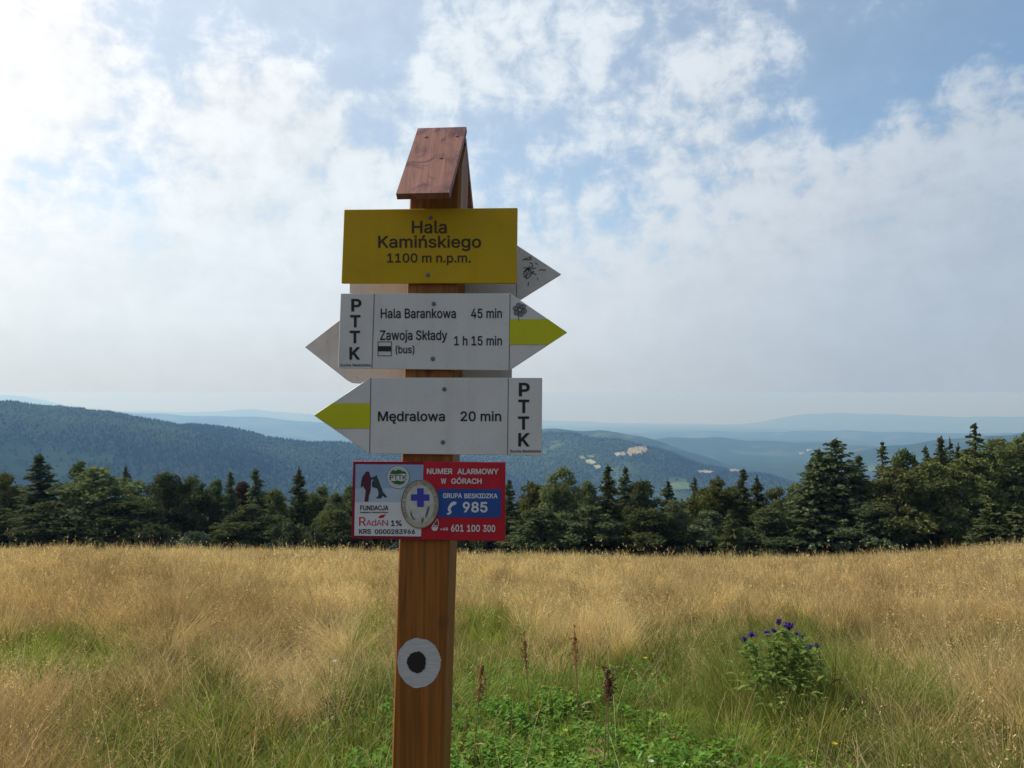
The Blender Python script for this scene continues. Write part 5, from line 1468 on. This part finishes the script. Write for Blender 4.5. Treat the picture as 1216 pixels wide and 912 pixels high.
def glyph(ch, bold):
    if (ch, bold) in FC:
        return FC[(ch, bold)]
    cons = []
    for p in GLYPHS[ch][1]:
        a, b = p - np.roll(p, 1, 0), np.roll(p, -1, 0) - p
        na, nb = [np.stack([-d[:, 1], d[:, 0]], 1) / (np.hypot(d[:, 0], d[:, 1])[:, None] + 1e-9) for d in (a, b)]
        nn = na + nb
        nn /= np.maximum((nn * nn).sum(1, keepdims=True) / 2, .35)
        cons.append(p + nn * bold * 1000)
    vs, es, k = [], [], 0
    for p in cons:
        n = len(p)
        vs += [Vector(q) for q in p]
        es += [(k + i, k + (i + 1) % n) for i in range(n)]
        k += n
    if not vs:
        FC[(ch, bold)] = ([], [])
        return FC[(ch, bold)]
    ov, oe, of = delaunay_2d_cdt(vs, es, [], 0, 1e-4)[:3]
    faces = []
    for f in of:
        c = sum((ov[q] for q in f), Vector((0, 0))) / len(f)
        wn = 0
        for p in cons:
            q = np.roll(p, -1, 0)
            up = (p[:, 1] <= c.y) & (q[:, 1] > c.y)
            dn = (p[:, 1] > c.y) & (q[:, 1] <= c.y)
            cr = (q[:, 0] - p[:, 0]) * (c.y - p[:, 1]) - (c.x - p[:, 0]) * (q[:, 1] - p[:, 1])
            wn += int(np.sum(up & (cr > 0))) - int(np.sum(dn & (cr < 0)))
        if wn:
            faces.append(tuple(f))
    FC[(ch, bold)] = ([(q.x / 1000, q.y / 1000) for q in ov], faces)
    return FC[(ch, bold)]


def glyphs(body, bold=0.0):
    V, Fc, x = [], [], 0.0
    for ch in body:
        v, f = glyph(ch, bold)
        i = len(V)
        V += [(x + a, b) for a, b in v]
        Fc += [tuple(i + q for q in t) for t in f]
        x += GLYPHS[ch][0] / 1000
    return V, Fc


CAP = .509


def letters(parent, items, m, off=.0007, name="lettering", bold=.012):
    """items: text, left, right, baseline, cap height, all in picture units on the board"""
    for it in items:
        bm_ = MB()
        body, x0, x1, yb, cap = it[:5]
        bd = it[5] if len(it) > 5 else bold
        v, f = glyphs(body, bd)
        mn, mx = min(p[0] for p in v), max(p[0] for p in v)
        bm_.v = [tuple(S(x0 + (p[0] - mn) * (x1 - x0) / (mx - mn), yb - p[1] * cap / CAP, off)) for p in v]
        bm_.f = list(f)
        sb(bm_, name, m, parent)


def screws(parent, spots):
    for x, y in spots:
        bm_ = MB()
        c = S(x, y, 0)
        bm_.tube([c - N * .001, c + N * .0012, c + N * .0022], [.0042, .0042, .0026], 12)
        sb(bm_, "screw", 'metal', parent)


# yellow name board
b = board("name_board", [(408.7, 248.9), (405.3, 336.3), (613.4, 336.3), (614.4, 246.8)], 'yellow', "mustard yellow board naming the mountain pasture and its height")
letters(b, [("Hala", 489, 530.5, 276.6, 14.2), ("Kamińskiego", 449, 571.3, 293.8, 13.6), ("1100 m n.p.m.", 459.5, 558.7, 311.4, 10.4)], 'brown')
screws(b, [(508, 326.3), (511, 258.5)])

# white arrow board pointing right
b = board("arrow_board", [(404.5, 348.4), (401.2, 437.4), (604.5, 440), (673.6, 394.6), (606, 348.4)], 'white', "white arrow board with two destinations, pointing right")
flat(b, "divider_line", [[(444.0, 349), (441.2, 437.4), (442.0, 437.4), (444.8, 349)]], 'line', .0006)
flat(b, "divider_line", [[(605.3, 349), (604.1, 439.4), (604.9, 439.4), (606.1, 349)]], 'line', .0006)
flat(b, "stripe", [[(605.6, 379), (605.0, 409.2), (652, 409.1), (673.0, 394.6), (651, 379)]], 'stripe', .0009)
letters(b, [("P", 417.1, 429.1, 369.1, 13.6), ("T", 415.7, 427.9, 388.1, 13.4), ("T", 415.2, 427.5, 406.9, 13.6), ("K", 414.9, 427.7, 426.4, 13.6)], 'black', bold=.024)
letters(b, [("Sucha Beskidzka", 404, 440, 435, 3.0), ("Hala Barankowa", 452, 541.3, 377.5, 10.8), ("45 min", 559.2, 596, 377.5, 10.8), ("Zawoja Składy", 451.2, 531, 403.5, 11),
            ("1 h 15 min", 539.3, 596, 409.9, 10.6), ("(bus)", 469.7, 492, 419.3, 8.6)], 'black')
bx0, by0, bx1, by1, lw = 448.4, 405.5, 465, 422.8, .7
flat(b, "bus_symbol", [[(bx0, by0), (bx0, by0 + lw), (bx1, by0 + lw), (bx1, by0)], [(bx0, by1 - lw), (bx0, by1), (bx1, by1), (bx1, by1 - lw)],
                       [(bx0, by0 + lw), (bx0, by1 - lw), (bx0 + lw, by1 - lw), (bx0 + lw, by0 + lw)], [(bx1 - lw, by0 + lw), (bx1 - lw, by1 - lw), (bx1, by1 - lw), (bx1, by0 + lw)],
                       [(bx0 + lw, 411), (bx0 + lw, 417.2), (bx1 - lw, 417.2), (bx1 - lw, 411)]], 'black', .0007)
screws(b, [(515, 360.7), (513.9, 425.9)])


def scribble(parent, lines, w, off, m='black'):
    bm_ = MB()
    for ln in lines:
        for (x0, y0), (x1, y1) in zip(ln[:-1], ln[1:]):
            d = math.hypot(x1 - x0, y1 - y0) + 1e-6
            nx, ny = -(y1 - y0) / d * w, (x1 - x0) / d * w
            ex, ey = (x1 - x0) / d * w * .6, (y1 - y0) / d * w * .6
            bm_.poly([S(x0 + nx - ex, y0 + ny - ey, off), S(x1 + nx + ex, y1 + ny + ey, off), S(x1 - nx + ex, y1 - ny + ey, off), S(x0 - nx - ex, y0 - ny - ey, off)])
    return sb(bm_, "scribble", m, parent)


fl = []
for k in range(6):
    a = k * math.pi / 3 + .3
    cx, cy = 617.2 + 5.4 * math.cos(a), 367.8 + 5.4 * math.sin(a)
    fl.append([(cx + 2.9 * math.cos(q * .7 + a), cy + 2.6 * math.sin(q * .7 + a)) for q in range(10)])
    fl.append([(cx + 1.3 * math.cos(q * 1.0), cy + 1.3 * math.sin(q * 1.0)) for q in range(7)])
fl.append([(617.2 + 2.2 * math.cos(q * .8), 367.8 + 2.2 * math.sin(q * .8)) for q in range(9)])
fl.append([(615.5, 374), (615.8, 378), (616.6, 381)])
scribble(b, fl, .34, .0012)

# white arrow board pointing left
b = board("arrow_board", [(439.4, 448.4), (372.3, 493.2), (430, 533), (438.5, 538.8), (602, 540.3), (643, 541.4), (643.7, 448.7)], 'white', "white arrow board with one destination, pointing left")
flat(b, "divider_line", [[(439.9, 449), (438.5, 538.4), (439.3, 538.4), (440.7, 449)]], 'line', .0006)
flat(b, "divider_line", [[(603.2, 449.4), (602.2, 540), (603.0, 540), (604.0, 449.4)]], 'line', .0006)
flat(b, "stripe", [[(394.5, 478.8), (373, 493.2), (397, 508.6), (439.2, 508.6), (439.7, 478.8)]], 'stripe', .0009)
letters(b, [("P", 616.1, 629, 470, 14.8), ("T", 615.4, 628.4, 489.8, 14.6), ("T", 615.2, 628.2, 509.5, 14.4), ("K", 615.4, 629.2, 529.5, 14.6)], 'black', bold=.024)
letters(b, [("Sucha Beskidzka", 605.5, 642, 537.2, 3.0), ("Mędralowa", 448.8, 528.3, 499.8, 11.0), ("20 min", 546.8, 595.1, 499.8, 11.0)], 'black', bold=.014)
screws(b, [(527.5, 462), (525.8, 525)])

# boards on the far side of the post: their backs face the camera
BK = -(BT + dp + .003)
b = board("arrow_board", [(415, 281.5), (415, 368), (598, 368.3), (666.3, 325.5), (600, 282)], 'back', "weathered arrow board on the post's far side, pointing right", BK)
sc = [[(620.5, 309), (624, 307), (630, 305), (631, 307.5), (627, 308.5), (622, 308)],
      [(629, 312), (632, 313), (632.5, 316), (630, 318), (627, 320)], [(622, 323), (626, 319), (628, 322), (624, 326), (622, 329)], [(628, 320), (633, 319), (636, 318)],
      [(623, 328), (626, 331), (625, 327), (630, 324), (634, 322)], [(622, 318), (627, 318), (630, 322), (634, 325), (637, 326)], [(627, 330), (630, 327), (633, 323)],
      [(628, 335), (627, 339)], [(640, 321), (643, 320), (646, 321), (648, 320)], [(638, 330), (639, 332)], [(636, 312), (638, 314)], [(621, 326), (629, 316)]]
scribble(b, sc, .42, BK + .0008)
flat(b, "seam_line", [[(613, 290.5), (613, 361), (613.7, 361), (613.7, 291)]], 'line', BK + .0006)
b = board("arrow_board", [(417, 369.2), (361.7, 412), (412, 451.5), (418, 454.8), (424, 455.4), (607.6, 456), (607.6, 369.2)], 'back', "weathered arrow board on the post's far side, pointing left", BK)

# red emergency board
b = board("emergency_board", [(419.5, 547.9), (416.9, 639.6), (599.6, 642.8), (600, 549)], 'red', "red mountain rescue board with white, blue and photo panels")
rim = [(419.5, 548.0), (416.9, 639.6), (500, 641.0), (500, 637), (420.6, 636), (422.3, 551.2), (503, 551.8), (503, 548.2)]
flat(b, "dark_rim", [[rim[0], rim[1], rim[4], rim[5]], [rim[1], rim[2], rim[3], rim[4]], [rim[0], rim[5], rim[6], rim[7]]], 'darkred', .0005)
flat(b, "white_panel", [[(421.4, 596.5), (420.7, 636.0), (500, 637), (501.2, 596.5)]], 'pale', .0007)
flat(b, "photo_panel", [[(421.8, 580), (421.4, 596.5), (501.2, 596.5), (502, 580)]], 'snow', .0007, "printed snow scene with a person and a dog")
flat(b, "photo_sky", [[(422.3, 551.2), (421.8, 580), (502, 580), (503, 551.8)]], 'snowsky', .0007)
flat(b, "blue_panel", [[(519.9, 580.3), (519.9, 614), (595, 614.6), (595.2, 580.8)]], 'blue', .0007)


def z8(pts):
    return [(415 + x / 9.118, 545 + y / 9.118) for x, y in pts]


flat(b, "printed_person", [z8([(178, 140), (160, 165), (140, 190), (128, 240), (120, 300), (140, 305), (148, 285), (152, 300), (175, 345), (170, 400), (160, 462), (205, 462), (210, 400), (228, 340), (230, 290), (235, 235), (245, 215), (222, 180), (215, 142), (195, 134)])],
     'maroon', .0010)
flat(b, "printed_dog", [z8([(292, 172), (275, 190), (250, 195), (235, 215), (260, 228), (240, 262), (248, 305), (300, 320), (315, 365), (312, 400), (282, 425), (330, 430), (352, 420), (355, 395), (385, 420), (408, 412), (372, 365), (340, 300), (320, 240), (305, 210)])], 'dogcoat', .0010)
bm_ = MB()
disc(bm_, 472.8, 566.6, 13.6, 13.8, .0010, 40)
lg = sb(bm_, "round_emblem", 'pale', b)
bm_ = MB()
ring(bm_, 472.8, 566.6, 13.4, 13.6, .5, .0014)
ring(bm_, 472.8, 566.6, 10.6, 10.8, .35, .0014)
sb(bm_, "emblem_ring", 'green', b)
flat(b, "emblem_trees", [[(463, 562.8), (464.5, 559.6), (467, 558.2), (470, 559.2), (472, 557.4), (476, 558), (478, 559.4), (481.5, 560.4), (482.6, 563.0), (478, 562.2), (472, 563.4)],
                         [(464.5, 570.5), (468, 571.5), (472, 570.3), (476, 571.6), (481.5, 570.4), (479, 574), (475, 575.6), (470, 575.0), (466.5, 573.4)]], 'green', .0014)
letters(b, [("PTTK", 463.0, 482.8, 569.8, 5.6)], 'green', .0014)
letters(b, [("NUMER", 507, 537.5, 562.7, 6.1), ("ALARMOWY", 543, 592.1, 562.9, 6.1), ("W", 523.5, 530, 574.2, 5.9), ("GÓRACH", 535.8, 572, 574.3, 5.9), ("GRUPA", 526, 548.6, 591.2, 5.3), ("BESKIDZKA", 551.3, 591, 591.5, 5.3),
            ("985", 549.5, 578.9, 608, 11.5), ("+48", 522.7, 532, 629.8, 3.2), ("601", 535.5, 550.5, 631, 7.6), ("100", 554.5, 570, 631.2, 7.6), ("300", 573.5, 588.1, 631.4, 7.6)], 'pale', .0012, bold=.022)
letters(b, [("FUNDACJA", 427.6, 461.3, 605.8, 5.4), ("wspiera ratownictwo", 427.4, 461.2, 609.3, 1.9), ("1%", 464.3, 477, 624.6, 6.4), ("KRS", 426.4, 440.4, 633.6, 5.2), ("0000283966", 445.0, 492.7, 633.9, 5.2)], 'black', .0012, bold=.02)
letters(b, [("R", 426.4, 434.4, 624.2, 10.2, .004), ("A", 434.8, 441.2, 624.2, 6.6, .0), ("d", 441.6, 446.6, 624.2, 7.6, .0), ("A", 447.0, 453.4, 624.2, 6.6, .0), ("N", 453.9, 460.7, 624.2, 6.6, .0)], 'red', .0012)
flat(b, "leaf_emblem", [[(448.8, 614.6), (452, 611.6), (458.4, 610.8), (455.5, 614.4), (451.5, 615.4)]], 'red', .0012)
# handset and telephone symbols
hs = [(542.2, 596.2), (541.6, 598.8), (538.2, 600.2), (536.4, 601.6), (535.0, 604.0), (535.4, 606.6), (533.2, 608.0), (531.6, 605.2), (532.4, 601.6), (535.0, 597.6), (538.4, 595.4)]
flat(b, "handset_symbol", [hs, [(530.4, 609.8), (533.6, 608.2), (536.0, 606.2), (536.4, 608.6), (533.6, 611.2), (531.2, 611.2)]], 'pale', .0012)
bm_ = MB()
disc(bm_, 516.2, 628, 3.4, 2.5, .0012, 16)
ring(bm_, 516.2, 626.6, 3.9, 3.1, 1.0, .0013, 20)
o = sb(bm_, "telephone_symbol", 'pale', b)
scribble(b, [[(513.5, 624), (516.0, 621), (519.2, 616.4)], [(519.2, 616.4), (520.8, 619.5), (520.4, 624.5)]], .35, .0012, 'pale')
# oval medallion riveted over the panels
bm_ = MB()
m0 = [S(498.6 + 22.6 * math.cos(a), 598.6 + 29.0 * math.sin(a), .0035) for a in np.linspace(0, -2 * math.pi, 49)[:-1]]
bm_.prism(m0, [p - N * .003 for p in m0])
md_ = sb(bm_, "medallion", 'medalrim', b, "oval tarnished metal emblem with a violet blue cross")
bm_ = MB()
disc(bm_, 498.6, 598.6, 16.8, 22.6, .0040, 44)
sb(bm_, "medallion_face", 'medal', b)
bm_ = MB()
ring(bm_, 498.6, 598.6, 22.4, 28.8, .8, .0040, 48)
sb(bm_, "medallion_rim", 'metal', b)
flat(b, "cross", [[(495.2, 579.8), (495.2, 587.0), (487.9, 587.0), (487.9, 594.6), (495.2, 594.6), (495.2, 602.0), (503.1, 602.0), (503.1, 594.6), (509.9, 594.6), (509.9, 587.0), (503.1, 587.0), (503.1, 579.8)]], 'cross', .0045)
txt, bm_ = "GÓRSKIE OCHOTNICZE POGOTOWIE RATUNKOWE", MB()
for k, chr_ in enumerate(txt):
    if chr_ == " ":
        continue
    a = math.pi * (0.78 + 1.44 * (k + .5) / len(txt))
    ca, sa = math.cos(a), math.sin(a)
    x, y = 498.6 + 19.4 * ca, 598.6 + 25.4 * sa
    tx, ty = -19.4 * sa, 25.4 * ca
    q = math.hypot(tx, ty)
    tx, ty = tx / q, ty / q
    v, f = glyphs(chr_, .01)
    i = len(bm_.v)
    mid = sum(p[0] for p in v) / len(v)
    for p in v:
        gx, gy = (p[0] - mid) * 3.6, p[1] * 3.6 / CAP - 1.7
        bm_.v.append(tuple(S(x + tx * gx + ty * gy, y + ty * gx - tx * gy, .0042)))
    bm_.f += [tuple(i + j for j in pl) for pl in f]
sb(bm_, "lettering", 'metal', b)
flat(b, "medallion_sprig", [[(505, 612), (507.5, 603), (509.5, 600), (510, 604), (508, 611), (505.5, 616)], [(500.5, 622), (500, 617), (503, 614), (503, 619)], [(488, 606), (490, 613), (494, 618), (490, 617), (487, 611)]], 'metal', .0044)
